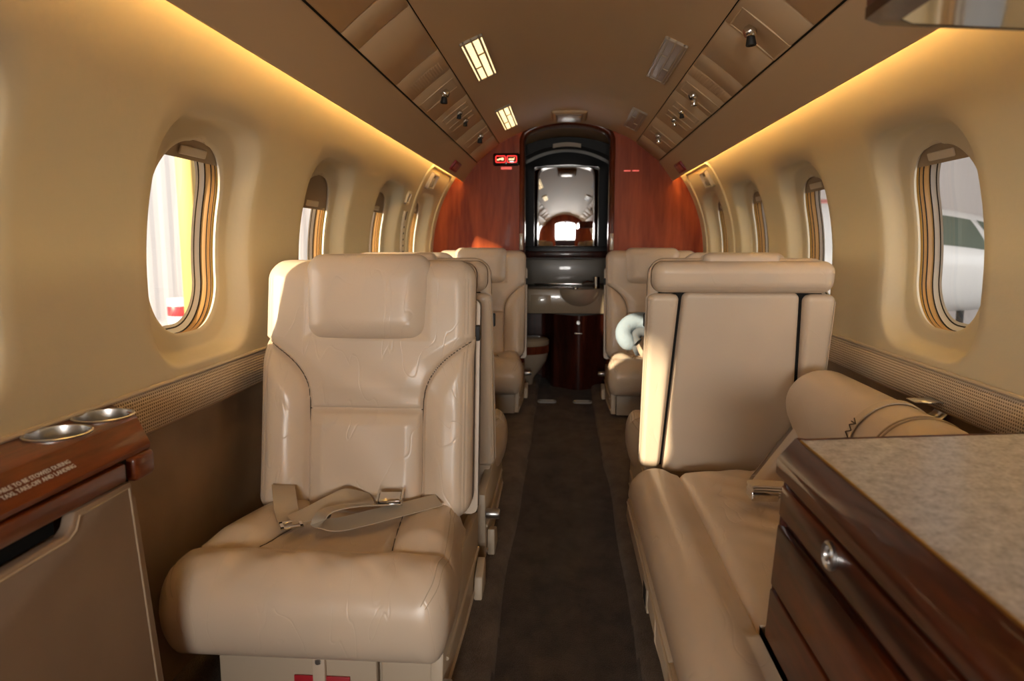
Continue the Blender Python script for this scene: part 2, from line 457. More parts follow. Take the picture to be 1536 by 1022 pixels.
# service panels and valances
SEAM = {-1: [-1.5, -.6, .3, .85, 1.54, 1.67, 2.04, 2.26, 2.64, 3.15, 3.62, YB], 1: [-1.5, -.6, .3, .9, 1.56, 1.84, 2.13, 2.27, 2.37, 2.62, 3.15, 3.65, YB]}
for side, tn in ((-1, 'trim_3'), (1, 'trim_4')):
    bm = B(); ys = SEAM[side]
    for a, b_ in zip(ys, ys[1:]):
        g = .0016
        pr = [(31.45, .7225), (31.5, .7155), (31.8, .713), (36, .711), (40, .711), (43.6, .712), (43.9, .7145), (43.95, .7225)]
        P = []
        for y, dr in ((a+g, .008), (a+g+.001, .002), (a+g+.004, 0), (b_-g-.004, 0), (b_-g-.001, .002), (b_-g, .008)):
            P.append([cp(side*p, y, min(r+dr, .7235)) for p, r in pr])
        add_grid(bm, P)
    add_grid(bm, [[cp(side*p, y, .7245) for p in (30.5, 36, 40, 45)] for y in (YF, YB)], 1)
    struct(obj(tn, bm, ['liner', 'gap'], smooth=60))
for side, tn in ((-1, 'trim_5'), (1, 'trim_6')):
    bm = B()
    pr = [(44.35, .724), (44.35, .7165), (44.5, .712), (44.9, .7105), (47, .708), (50, .706), (52.5, .704), (54.2, .7025), (54.6, .7035), (54.7, .706), (54.5, .709), (52, .712), (48, .716)]
    y0 = YF if side > 0 else -1.5
    add_grid(bm, [[cp(side*p, y, r) for p, r in pr] for y in np.linspace(y0, YB, 12)])
    struct(obj(tn, bm, 'liner', smooth=60))
    bm = B()   # warm light strip tucked in the cove behind the valance
    add_grid(bm, [[cp(side*p, y, .726) for p in (48.4, 49.6)] for y in np.linspace(-.3 if side < 0 else -.6, YB-.02, 12)])
    struct(obj('trim_%d' % (7 if side < 0 else 8), bm, 'cove'))

# floor: sunk runner between raised side strips
bm = B()
def wav(y, side): return .006*math.sin(y*3.1+side)+.004*math.sin(y*7.7+2*side)
ys = np.linspace(YF, 4.7, 90)
P = []
for y in ys:
    f = 0 if 0 else 1
    e = .150
    l, r = -e+wav(y, -1)*1.0, e+wav(y, 1)*1.0
    hgt = .022 if y < 3.74 else .022
    row = [(-.80, y, hgt), (l-.06, y, hgt), (l-.028, y, hgt), (l-.014, y, hgt*.93), (l-.005, y, hgt*.66), (l, y, hgt*.25), (l+.002, y, 0),
           (l+.05, y, 0), (0, y, 0), (r-.05, y, 0), (r-.002, y, 0), (r, y, hgt*.25), (r+.005, y, hgt*.66), (r+.014, y, hgt*.93), (r+.028, y, hgt), (r+.06, y, hgt), (.80, y, hgt)]
    P.append(row)
add_grid(bm, P, 0)
for f in bm.faces:
    c = f.calc_center_median(); f.material_index = 1 if abs(c.x) > .148 else 0
struct(obj('floor', bm, ['carpet', 'carpet_edge'], smooth=80))

# aft bulkhead with arched doorway
def polyres(pts, n):
    pts = np.array(pts, float); d = np.r_[0, np.cumsum(np.linalg.norm(np.diff(pts, axis=0), axis=1))]
    t = np.linspace(0, d[-1], n); return np.stack([np.interp(t, d, pts[:, k]) for k in range(pts.shape[1])], 1)
def outer_outline(R=.756, z0=-.02):
    out = [(-R, z0), (-R, ZC)]
    out += [(-R*math.cos(a), ZC+R*math.sin(a)) for a in np.linspace(0, PI, 60)][1:-1]
    return out+[(R, ZC), (R, z0)]
def door_outline(hw=.236, ztop=1.502, zs=1.455, r=.045, z0=-.02):
    pts = [(-hw, z0), (-hw, zs-r)]
    n = 14
    arc = [(-hw+hw*2*k/n, zs+(ztop-zs)*(1-((2*k/n-1))**2)) for k in range(n+1)]
    pts += [(-hw+r*(1-math.cos(a)), zs-r+(r+.012)*math.sin(a)) for a in np.linspace(.2, PI/2, 7)]
    pts += [p for p in arc if abs(p[0]) < hw-r]
    pts += [(hw-r*(1-math.cos(a)), zs-r+(r+.012)*math.sin(a)) for a in np.linspace(PI/2, .2, 7)]
    return pts+[(hw, zs-r), (hw, z0)]
def split_resample(pts, n1, n2):
    """corner-matched resample: up the left side, over the top, down the right"""
    return polyres(pts, n1)
def bulkhead(name, y, th, outer, inner, mat):
    bm = B(); N = 120
    # match by angle about a common centre for an even fan
    def by(pts):
        return polyres(pts, N)
    o, i = by(outer), by(inner)
    P = []
    for yy_ in (y, y+th):
        pass
    rows = [[(i[k][0], y+th, i[k][1]) for k in range(N)]]
    for f in (0, .33, .66, 1): rows.append([((1-f)*i[k][0]+f*o[k][0], y, (1-f)*i[k][1]+f*o[k][1]) for k in range(N)])
    rows.append([(o[k][0], y+th, o[k][1]) for k in range(N)])
    rows.append([(i[k][0], y+th, i[k][1]) for k in range(N)])
    add_grid(bm, rows)
    return struct(obj(name, bm, mat, smooth=30))
bulkhead('wall_back', YB, .035, outer_outline(), door_outline(), 'bulk_wood')
# rounded glossy casing around the doorway
bm = B(); N = 110
io = polyres(door_outline(), N); ctr = np.array([0, .8])
rows = []
for off, yoff in ((.026, 0.0), (.024, -.006), (.016, -.011), (.007, -.012), (.001, -.008), (-.002, .0), (-.002, .10)):
    oo = polyres(door_outline(.236+off, 1.502+off, 1.455+off, .045+max(off, 0)), N)
    rows.append([(p[0], YB+yoff, p[1]) for p in oo])
add_grid(bm, rows); struct(obj('trim_10', bm, 'wood'))

# forward bulkhead and cockpit shell (seen in the lavatory mirror)
def fdoor(): return [(-.27, -.02), (-.27, 1.24)]+[(-.27*math.cos(a), 1.24+.07*math.sin(a)) for a in np.linspace(0, PI, 20)][1:-1]+[(.27, 1.24), (.27, -.02)]
o = bulkhead('wall_front', YF, -.04, outer_outline(), fdoor(), 'bulk_wood')
bm = B()
sk = [(-.8, -.02), (-.8, .85)]; add_grid(bm, [[(-.8, y, -.02), (-.8, y, .82)] for y in (-3.2, -1.54)]); add_grid(bm, [[(.8, y, -.02), (.8, y, .82)] for y in (-3.2, -1.54)])
add_grid(bm, [[(-.8, y, -.03), (.8, y, -.03)] for y in (-3.2, -1.5)])
add_box(bm, (-.8, -3.2, 0), (.8, -2.75, .80), .05)
add_box(bm, (-.02, -3.2, .8), (.02, -3.15, 1.4))
struct(obj('wall_cockpit', bm, 'cockpit'))
# ------------------------------------------------------------------ lavatory
bm = B()
for sx in (-1, 1):
    add_grid(bm, [[(sx*.44, y, -.02), (sx*.44, y, 1.0), (sx*.40, y, 1.36)] for y in (YB+.035, 4.66)])
struct(obj('wall_lavatory', bm, 'dark_wood'))
bm = B(); add_box(bm, (-.5, 4.60, -.02), (.5, 4.63, 1.52)); struct(obj('wall_lavatory_back', bm, 'grey_panel'))

t = thing('lavatory_mirror', 'arched mirror in a black frame above the lavatory basin', 'mirror', (0, 4.55, .83))
def arch(hw, z0, zs, zt, n=24): return [(-hw, z0), (-hw, zs)]+[(-hw+2*hw*k/n, zs+(zt-zs)*(1-(2*k/n-1)**2)) for k in range(1, n)]+[(hw, zs), (hw, z0)]
N = 90
o_, i_ = polyres(arch(.285, .775, 1.34, 1.43), N), polyres(arch(.205, .838, 1.335, 1.35), N)
bm = B(); rows = []
for p, yo in ((o_, .045), (o_, .0), (i_, -.012), (i_, .02)):
    rows.append([(q[0], yo, q[1]-.83) for q in p])
add_grid(bm, rows)
# close the bottom rail
add_box(bm, (-.285, -.012, -.057), (.285, .04, .012), .004); obj('mirror_frame', bm, 'satin', t)
bm = B(); RM = MIRROR_R = 6.0; tilt = .000
P = []
for zf in np.linspace(0, 1, 24):
    row = []
    for xf in np.linspace(-1, 1, 24):
        x = .21*xf; z = .83+zf*(.53-.015*(xf**2))
        row.append((x, .012+((x*x)+(z-.93)**2)/(2*RM), z-.83))
    P.append(row)
add_grid(bm, P); obj('mirror_glass', bm, 'mirror', t)
bm = B(); add_box(bm, (-.285, -.05, -.062), (.285, .03, -.02), .006); obj('wood_ledge', bm, 'dark_wood', t)

bm = B()   # dark arched header above the mirror
hd_o, hd_i = polyres(arch(.42, 1.30, 1.38, 1.50), 60), polyres(arch(.30, 1.26, 1.36, 1.455), 60)
add_grid(bm, [[(p[0], 4.40, p[1]) for p in hd_o], [(p[0], 4.40, p[1]) for p in hd_i], [(p[0], 4.59, p[1]) for p in hd_i]])
struct(obj('trim_11', bm, 'rubber'))
t = thing('lavatory_light', 'shallow arched lens on the dark header above the lavatory mirror', 'light', (0, 4.39, 1.445))
bm = B(); n = 20
add_grid(bm, [[(-.085+.17*k/n, yv, .010*(1-(2*k/n-1)**2)+dz) for k in range(n+1)] for dz, yv in ((-.012, .005), (-.012, -.006), (.012, -.006), (.012, .005))])
obj('lens', bm, 'shell', t)

t = thing('vanity_unit', 'beige lavatory counter with half-round basin over a curved mahogany front', 'vanity', (0, 4.15, 0))
bm = B(); add_box(bm, (-.43, 0, .445), (.26, .44, .592), .008, 2); add_box(bm, (.262, .0, .445), (.43, .44, .592), .008, 2); obj('counter', bm, 'beige_gloss', t)
bm = B(); add_box(bm, (-.205, -.004, .462), (-.085, .01, .556), .003); obj('dispenser_door', bm, 'beige_gloss', t)
bm = B(); P = []
for i in range(25):
    a = PI*i/24; row = []
    for j in range(13):
        e = (PI/2)*j/12
        row.append((.083-.128*math.cos(a)*math.cos(e), .04-.115*math.sin(a)*math.cos(e)-.0, .594-.112*math.sin(e)))
    P.append(row)
add_grid(bm, P)
P2 = [[(.083-.128*k*math.cos(PI*i/24), .04-.115*k*math.sin(PI*i/24), .594-dz) for i in range(25)] for k, dz in ((1, 0), (.93, 0), (.85, .02), (.5, .05), (.05, .055))]
add_grid(bm, P2); obj('basin', bm, 'bowl', t)
bm = B(); add_lathe(bm, [(.001, .66), (.017, .66), (.019, .655), (.019, .60), (.022, .592)], 20, 0, Matrix.Translation((.185, .10, 0)))
add_tube(bm, [(.17, .10, .625), (.13, .085, .632), (.10, .075, .622)], .009, 10); obj('tap', bm, 'chrome', t)
bm = B(); add_lathe(bm, [(.001, .603), (.012, .603), (.016, .597), (.016, .594)], 16, 0, Matrix.Translation((.06, -.01, 0))); obj('soap_pump', bm, 'chrome', t)
bm = B(); add_box(bm, (-.3, .40, .592), (.3, .43, .764), .012, 3); obj('backsplash', bm, 'grey_panel', t)
bm = B(); add_box(bm, (-.2, .385, .594), (.3, .40, .604), .003); obj('splash_rail', bm, 'chrome', t)
bm = B(); P = []
for z in (-.01, .44):
    P.append([(x, .02-.10*math.exp(-((x-.08)/.09)**2)+.28*smooth((-.07-x)/.06), z) for x in np.linspace(-.43, .43, 60)])
add_grid(bm, P); vf = obj('front_panel', bm, 'dark_wood', t)
bm = B(); add_lathe(bm, [(.001, .004), (.010, .004), (.013, 0)], 16, 0, Matrix.Translation((.075, -.081, .40)) @ Matrix.Rotation(PI/2, 4, 'X')); obj('lock', bm, 'steel', t)
bm = B(); add_box(bm, (.055, -.092, .335), (.10, -.075, .342), .002); obj('pull', bm, 'steel', t)

t = thing('toilet', 'beige lavatory toilet with wooden band beside the left jamb', 'toilet', (-.25, 4.14, .0))
def oval(k, z, cx=0, cy=0): return [(cx+.155*k*math.cos(2*PI*i/40), cy+.13*k*math.sin(2*PI*i/40), z) for i in range(40)]
bm = B(); v = add_grid(bm, [oval(.35, .0), oval(.42, .06), oval(.72, .12), oval(.92, .17), oval(.98, .215)], close_v=True); obj('bowl', bm, 'bowl', t)
bm = B(); add_grid(bm, [oval(.98, .215), oval(1.0, .22), oval(1.0, .258), oval(.97, .262)], close_v=True); obj('wood_band', bm, 'wood', t)
bm = B(); v = add_grid(bm, [oval(.98, .262), oval(1.01, .27), oval(1.0, .292), oval(.9, .303), oval(.5, .308), oval(.05, .309)], close_v=True); obj('lid', bm, 'beige_gloss', t)

for sx, w_ in ((-.097, 'left'), (.097, 'right')):
    bm = B(); pts = []
    for i in range(48):
        a = 2*PI*i/48; cx = .030*(1 if math.cos(a) > 0 else -1)
        pts.append((cx+.016*math.cos(a), .030*math.sin(a)*.75, 0))
    add_tube(bm, pts, .0065, 8, closed=True)
    tag(obj('floor_light', bm, 'grey_light', loc=(sx, 3.745, .004)), 'oblong grey ring light on the carpet at the lavatory step, %s one' % w_, 'floor light', 'floor lights at the lavatory step')

# ------------------------------------------------------------------ signs on the bulkhead
t = thing('warning_sign', 'lit red double warning sign on the left of the wooden bulkhead', 'sign', (-.334, YB-.001, 1.318))
bm = B(); add_box(bm, (-.072, -.012, -.036), (.072, 0, .032), .01, 3); obj('housing', bm, 'black', t)
for cx in (-.031, .031):
    bm = B(); pts = []
    for a, b_ in ((-1, -1), (1, -1), (1, 1), (-1, 1)):
        for k in range(5):
            th = math.atan2(b_, a)-PI/4+k*PI/8
            pts.append((cx+a*.020+.006*math.cos(th), -.0135, b_*.011+.006*math.sin(th)))
    add_tube(bm, pts, .0022, 6, closed=True); f = obj('lit_border', bm, 'red_lit', t)
    bm = B()
    if cx < 0:   # belt pictogram
        add_tube(bm, [(cx-.019, -.0135, -.003), (cx-.010, -.0135, -.003), (cx-.004, -.0135, .002), (cx+.004, -.0135, -.001)], .0038, 6)
        add_box(bm, (cx+.004, -.016, -.006), (cx+.017, -.012, .007), .002)
    else:        # cigarette pictogram
        add_box(bm, (cx-.017, -.016, -.005), (cx-.003, -.012, .003), .001); add_box(bm, (cx-.001, -.016, -.005), (cx+.013, -.012, .003), .001)
        add_tube(bm, [(cx+.012, -.0135, .005), (cx+.016, -.0135, .007)], .002, 6)
    obj('pictogram', bm, 'amber_lit', t)
RX = Matrix.Rotation(PI/2, 4, 'X')
t = thing('lavatory_placard', 'small red lettered strip under the lit warning sign', 'placard', (-.334, YB-.0005, 1.271))
bm = B(); add_box(bm, (-.030, -.002, -.007), (.030, 0, .007), .0006); obj('backing', bm, 'pink_lit', t)
t = thing('return_placard', 'thin red dashed strip on the right half of the wooden bulkhead', 'placard', (.352, YB-.0005, 1.252))
for a, b_ in ((-.042, -.006), (.004, .040)):
    bm = B(); add_box(bm, (a, -.002, -.0035), (b_, 0, .0035), .0006); obj('lettering', bm, 'pink_lit', t)
for sx, xx in ((-1, -.262), (1, .262)):
    t = thing('door_latch', 'slim pale latch plate on the %s doorway casing' % ('left' if sx < 0 else 'right'), 'latch', (xx-sx*.012, YB-.011, .868), group='latch plates of the lavatory doorway')
    bm = B(); add_box(bm, (-.010, -.004, -.045), (.010, .002, .045), .003); obj('plate', bm, 'shell', t)
    bm = B(); add_box(bm, (-.004, -.007, -.03), (.004, -.003, .03), .002); obj('slot', bm, 'steel', t)

# ------------------------------------------------------------------ ceiling fittings
def local(bm, m4): bmesh.ops.transform(bm, matrix=m4, verts=bm.verts)
def ceiling_light(phi, y0, y1, lit, label):
    L = (y1-y0)/2; t = thing('ceiling_light', label, 'light', cp(phi, (y0+y1)/2, RC), group=None)
    m4 = cmat(phi, 0, RC); m4.translation = (0, 0, 0)
    W = .037
    def part(name, fn, mat):
        bm = B(); fn(bm); local(bm, m4); return obj(name, bm, mat, t)
    def frame(bm):
        pl = []
        for x0, x1, a, b_ in ((-L, -L+.012, -W, W), (L-.012, L, -W, W), (-L, L, -W, -W+.004), (-L, L, W-.004, W), (-L, L, -.0285, -.0215), (-L, L, .0215, .0285), (-L, L, -.003, .003),
                              (-L*.28-.005, -L*.28+.005, -.0215, 0), (L*.28-.005, L*.28+.005, 0, .0215)):
            add_box(bm, (x0, a, -.004), (x1, b_, .008), .0012, 1)
    part('frame', frame, 'shell')
    lens = 'lamp_lit' if lit else 'lamp_off'
    for x0, x1, a, b_ in ((-L+.012, -L*.28-.005, -.0215, -.003), (-L*.28+.005, L-.012, -.0215, -.003), (-L+.012, L*.28-.005, .003, .0215), (L*.28+.005, L-.012, .003, .0215),
                          (-L+.012, L-.012, -W+.004, -.0285), (-L+.012, L-.012, .0285, W-.004)):
        part('lens', lambda bm: add_box(bm, (x0, a, -.003), (x1, b_, .005)), lens)
    return t
ceiling_light(-23.9, 2.11, 2.57, True, 'lit four-pane ceiling light on the left, nearer the camera')
ceiling_light(-23.6, 3.15, 3.67, True, 'lit four-pane ceiling light on the left, next to the bulkhead')
ceiling_light(25.3, 2.15, 2.62, False, 'unlit four-pane ceiling light on the right, nearer the camera')
ceiling_light(26, 3.20, 3.66, False, 'unlit four-pane ceiling light on the right, next to the bulkhead')

t = thing('emergency_light', 'oblong beige ceiling lens at the centre, just before the doorway', 'light', cp(.6, 3.69, RC))
bm = B(); add_box(bm, (-.088, -.13, -.016), (.088, .13, .003), .013, 3); obj('bezel', bm, 'liner', t)
bm = B(); add_box(bm, (-.066, -.10, -.022), (.066, .10, -.010), .009, 3); obj('lens', bm, 'lamp_off', t)

def pod(name, kind, phi, y, label, group=None):
    t = thing(name, label, kind, cp(phi, y, .711)); m4 = cmat(phi, 0, .711); m4.translation = (0, 0, 0)
    big = kind == 'reading light'
    a, c = (.062, .072) if big else (.042, .060)
    bm = B()   # pocket: raised rim, sunk sloping floor
    ring = lambda k, l, z: [(k*sx, l*sy, z) for sx, sy in ((-1, -1), (1, -1), (1, 1), (-1, 1))]
    rows = [ring(a, c, 0), ring(a-.001, c-.001, .003), ring(a-.005, c-.005, .003), ring(a-.008, c-.008, -.001), ring(a*.55, c*.62, -.0085)]
    v = add_grid(bm, rows, close_v=True); bm.faces.new(v[-1]); local(bm, m4); obj('bezel', bm, 'liner', t, smooth=20)
    bm = B()
    s = 1 if big else .72
    add_lathe(bm, [(.001, .012), (.010, .012), (.014, .006), (.016, -.003), (.0145, -.010), (.008, -.015), (.001, -.016)], 20, 0, Matrix.Translation((0, -.022*s, .010)) @ Matrix.Rotation(.5, 4, 'X') @ Matrix.Scale(s, 4))
    local(bm, m4); bl = obj('eyeball', bm, 'chrome', t)
    bm = B()
    add_lathe(bm, [(.0095, .010), (.0125, .028), (.0115, .030), (.0085, .028), (.001, .020)], 20, 0, Matrix.Translation((0, -.018*s, .010)) @ Matrix.Rotation(-.75, 4, 'X') @ Matrix.Scale(s, 4))
    local(bm, m4); obj('nozzle', bm, 'rubber' if phi < 0 or not big and y < 2.8 or y < 2 else 'chrome', t)
    return t
pod('reading_light', 'reading light', -38, 2.41, 'left ceiling reading light in a pocket beside the ribbed grille')
pod('air_nozzle', 'air nozzle', -37.6, 2.75, 'left ceiling air nozzle, the nearer of the pair')
pod('air_nozzle', 'air nozzle', -37.6, 2.92, 'left ceiling air nozzle, the farther of the pair')
pod('reading_light', 'reading light', -37.4, 3.38, 'left ceiling reading light nearest the bulkhead')
pod('reading_light', 'reading light', 38.2, 1.77, 'black-tipped reading light on the right ceiling, nearest the camera')
pod('reading_light', 'reading light', 38.2, 2.50, 'chrome reading light midway along the right ceiling panel')
pod('air_nozzle', 'air nozzle', 38.2, 2.77, 'right ceiling air nozzle, the nearer of the pair')
pod('air_nozzle', 'air nozzle', 38.2, 2.945, 'right ceiling air nozzle, the farther of the pair')
pod('reading_light', 'reading light', 38.2, 3.39, 'right ceiling reading light nearest the bulkhead')
for sd, y, lb in ((-1, 2.18, 'ribbed beige speaker grille on the left ceiling panel'), (1, 2.32, 'ribbed beige speaker grille on the right ceiling panel')):
    phi = sd*37.5; m4 = cmat(phi, 0, .711); m4.translation = (0, 0, 0); bm = B()
    for i in range(13): add_box(bm, (-.045, -.054+i*.009-.0025, 0), (.045, -.054+i*.009+.0025, .0022), .0008, 1)
    add_box(bm, (-.05, -.06, -.001), (.05, .06, .0008)); local(bm, m4)
    tag(obj('speaker_grille', bm, 'liner', loc=cp(phi, y, .711)), lb, 'grille')
for phi, y, w_ in ((-51, 3.47, 'left'), (51.5, 3.545, 'right')):
    rr_ = .7052; m4 = cmat(phi, 0, rr_); m4.translation = (0, 0, 0)
    t = thing('exit_sign', 'small red exit sign on the %s ceiling valance' % w_, 'sign', cp(phi, y, rr_))
    bm = B(); add_box(bm, (-.085, -.026, -.003), (.085, .026, .010), .004, 2); local(bm, m4); obj('housing', bm, 'red_frame', t)
    bm = B(); add_box(bm, (-.062, -.015, .006), (.062, .015, .0115), .001); local(bm, m4); obj('lens', bm, 'red_lens', t)
    rot = Matrix.Rotation(PI if 0 else 0, 4, 'Z')
    # lettering runs along the arc
    fl = Matrix(((0, 1, 0), (1, 0, 0), (0, 0, -1))).to_4x4() if phi > 0 else Matrix(((0, -1, 0), (1, 0, 0), (0, 0, 1))).to_4x4()
    lm = Matrix.Translation((0, 0, .0118)) @ (Matrix.Rotation(-PI/2, 4, 'Z') if phi > 0 else Matrix.Rotation(PI/2, 4, 'Z'))
    if phi > 0: lm = Matrix.Translation((0, 0, .0118)) @ Matrix.Rotation(PI/2, 4, 'Z') @ Matrix.Scale(1, 4)
    m_ = m4.to_3x3().to_4x4()
    if m_.determinant() < 0: lm = lm @ Matrix.Diagonal((-1, 1, 1, 1))
    text('lettering', 'EXIT', .024, 'red_frame', t, m_ @ lm)

# ------------------------------------------------------------------ side wall fittings
for side, y, nm, s0 in ((-1, 3.41, 'left', .385), (1, 3.40, 'right', .385)):
    m4 = wmat(side, 0, s0); m4.translation = (0, 0, 0)
    t = thing('emergency_release', 'beige recessed emergency release on the %s wall above the last window' % nm, 'release handle', wp(side, y, s0))
    bm = B()
    for x0, x1, a, b_ in ((-.068, -.056, -.042, .042), (.056, .068, -.042, .042), (-.068, .068, .032, .042), (-.068, .068, -.042, -.030)): add_box(bm, (x0, a, -.002), (x1, b_, .018), .004, 2)
    local(bm, m4); obj('housing', bm, 'lip', t)
    bm = B(); add_box(bm, (-.056, -.03, 0), (.056, .032, .002)); local(bm, m4); obj('recess', bm, 'shade', t)
    bm = B(); add_box(bm, (-.012, -.026, .001), (.03, -.006, .016), .004); add_box(bm, (-.012, -.026, .001), (.002, .018, .016), .004); local(bm, m4); obj('lever', bm, 'lip', t)
    # raised edge of the removable exit panel
    bm = B(); pts = []
    yc, hw = (3.54, .30) if side < 0 else (3.52, .30)
    top, bot, r = .455, -.17, .06
    for a in np.linspace(0, PI/2, 8): pts.append((yc-hw+r-r*math.cos(a), top-r+r*math.sin(a)))
    for a in np.linspace(PI/2, 0, 8): pts.append((yc+hw-r+r*math.cos(a), top-r+r*math.sin(a)))
    pts = [(yc-hw, s) for s in np.linspace(bot, top-r-.02, 16)]+pts+[(yc+hw, s) for s in np.linspace(top-r-.02, bot, 16)]
    add_tube(bm, [wp(side, a, s, -.001) for a, s in pts], .007, 8); struct(obj('trim_%d' % (12 if side < 0 else 13), bm, 'wall'))
t = thing('coat_rail', 'beige perforated rail with square socket between the last left windows', 'rail', wp(-1, 3.10, .25))
def wl(bm, y, s, lo, hi, r=.003): m4 = wmat(-1, y-3.10, s); m4.translation = Vector(wp(-1, y, s))-Vector(wp(-1, 3.10, .25)); add_box(bm, lo, hi, r, 2, 0, m4)
bm = B()
for x0, x1, a, b_ in ((-.03, -.02, -.03, .03), (.02, .03, -.03, .03), (-.03, .03, .02, .03), (-.03, .03, -.03, -.02)): wl(bm, 3.09, .275, (x0, a, 0), (x1, b_, .012), .003)
obj('socket', bm, 'lip', t)
bm = B()
for k in range(9): wl(bm, 3.12+.006*k, .20-.028*k, (-.022, -.015, 0), (.022, .015, .010), .002)
rl = obj('strap', bm, 'lip', t)
bm = B()
wl(bm, 3.125, .196, (-.006, -.02, .009), (.006, .02, .0115), .001)
obj('slot', bm, 'rubber', rl)
for k in range(2, 9): bm = B(); wl(bm, 3.12+.006*k, .20-.028*k, (-.008, -.004, .009), (.008, .004, .0108), .0005); obj('slot', bm, 'rubber', rl)

# ------------------------------------------------------------------ seats
def cl(n, k=.5):
    """clustered samples in [-1,1], denser at the ends"""
    u = np.linspace(-1, 1, n); return (1-k)*u+k*np.sin(u*PI/2)
def sd_rr(x, z, hw, z0, z1, r):
    cx, cz = 0, (z0+z1)/2; hh = (z1-z0)/2
    qx = np.abs(x)-(hw-r); qz = np.abs(z-cz)-(hh-r)
    return np.hypot(np.maximum(qx, 0), np.maximum(qz, 0))+np.minimum(np.maximum(qx, qz), 0)-r
def rnd(e, r): t = 1-np.clip(e/r, 0, 1); return np.sqrt(np.maximum(0, 1-t*t))
def groove(d, w=.0042): return np.exp(-(d/w)**2)
def pad(bm, hw, z0, z1, rc, front, back, nu=60, nv=60, mi=0, bmi=None, xf=None):
    """closed cushion over a rounded rectangle in x,z; front(x,z,e), back(x,z,e) give y"""
    a, b_ = np.meshgrid(cl(nu), cl(nv), indexing='ij')
    z = (z0+z1)/2+b_*(z1-z0)/2
    dz = np.maximum(0, np.abs(z-(z0+z1)/2)-((z1-z0)/2-rc))
    hwz = hw-rc+np.sqrt(np.maximum(0, rc*rc-dz*dz))
    x = a*hwz; e = np.maximum(0, -sd_rr(x, z, hw, z0, z1, rc))
    e[0, :] = e[-1, :] = 0; e[:, 0] = e[:, -1] = 0
    xo = x if xf is None else xf(x, z)
    F = np.stack([xo, front(x, z, e), z], -1); K = np.stack([xo, back(x, z, e), z], -1)
    t = bmesh.new(); add_grid(t, F, mi); add_grid(t, K[::-1], mi if bmi is None else bmi)
    bmesh.ops.remove_doubles(t, verts=t.verts, dist=2e-5)
    me = bpy.data.meshes.new('t'); t.to_mesh(me); t.free(); bm.from_mesh(me); bpy.data.meshes.remove(me)

HW = .238            # half width of a seat back
Z0, Z1 = .262, .822  # foot and top of the back
REC = .17            # recline, forward offset per metre of height
def yrec(z): return REC*(z-.29)
def xs_bolster(z):
    t = np.clip((z-.495)/.153, 0, 1); return .128+(HW+.004-.128)*t**2.6
def back_front(x, z, e):
    y = yrec(z)+.045
    ax = np.abs(x)
    edge = .045*rnd(e, .042)
    # shape: side bolsters, lumbar pad, upper panel
    xb = xs_bolster(z); below = (z < .652)
    d = (ax-xb)
    slope = np.where((z > .495) & below, 2.6*.114/.153*np.clip((z-.495)/.153, 0, 1)**1.6, 0)
    dn = d/np.sqrt(1+slope**2)
    bol = np.where(below, np.clip(dn/.055, 0, 1), 0)
    puff = .029*np.sin(np.clip(bol, 0, 1)*PI/2)*np.where(below, 1, 0)
    g = groove(dn)*np.where(below, 1, 0)
    # horizontal seam under the upper panel
    inside = ax < xb
    g2 = groove(z-.495)*np.where(inside, 1, 0)
    lum = np.where(inside & (z < .495), .018*np.clip((xb-ax)/.035, 0, 1)**.5*np.clip((.495-z)/.03, 0, 1)**.5, 0)
    up = np.where(inside & (z >= .495), .010*np.clip((z-.495)/.05, 0, 1)**.6*np.clip((xb-ax)/.05, 0, 1)**.6, 0)
    up = np.where(z > .652, .010+.0*z, up)
    # hollow behind the headrest
    hr = np.clip(1-np.maximum(np.maximum((ax-.118)/.025, 0), np.maximum((.668-z)/.02, 0)), 0, 1)
    puff = puff*(1-hr)-.006*hr
    st = .0022*(groove(ax-(HW-.013), .0018)+groove(ax-(HW-.0195), .0018))
    wr = .0016*np.sin(x*37+z*51+1.3*np.sin(z*23))*np.clip(e/.05, 0, 1)
    return y-edge-puff-lum-up+.011*np.maximum(g, g2)+st-wr*.6
def back_rear(x, z, e): return yrec(z)+.045+.028*rnd(e, .03)
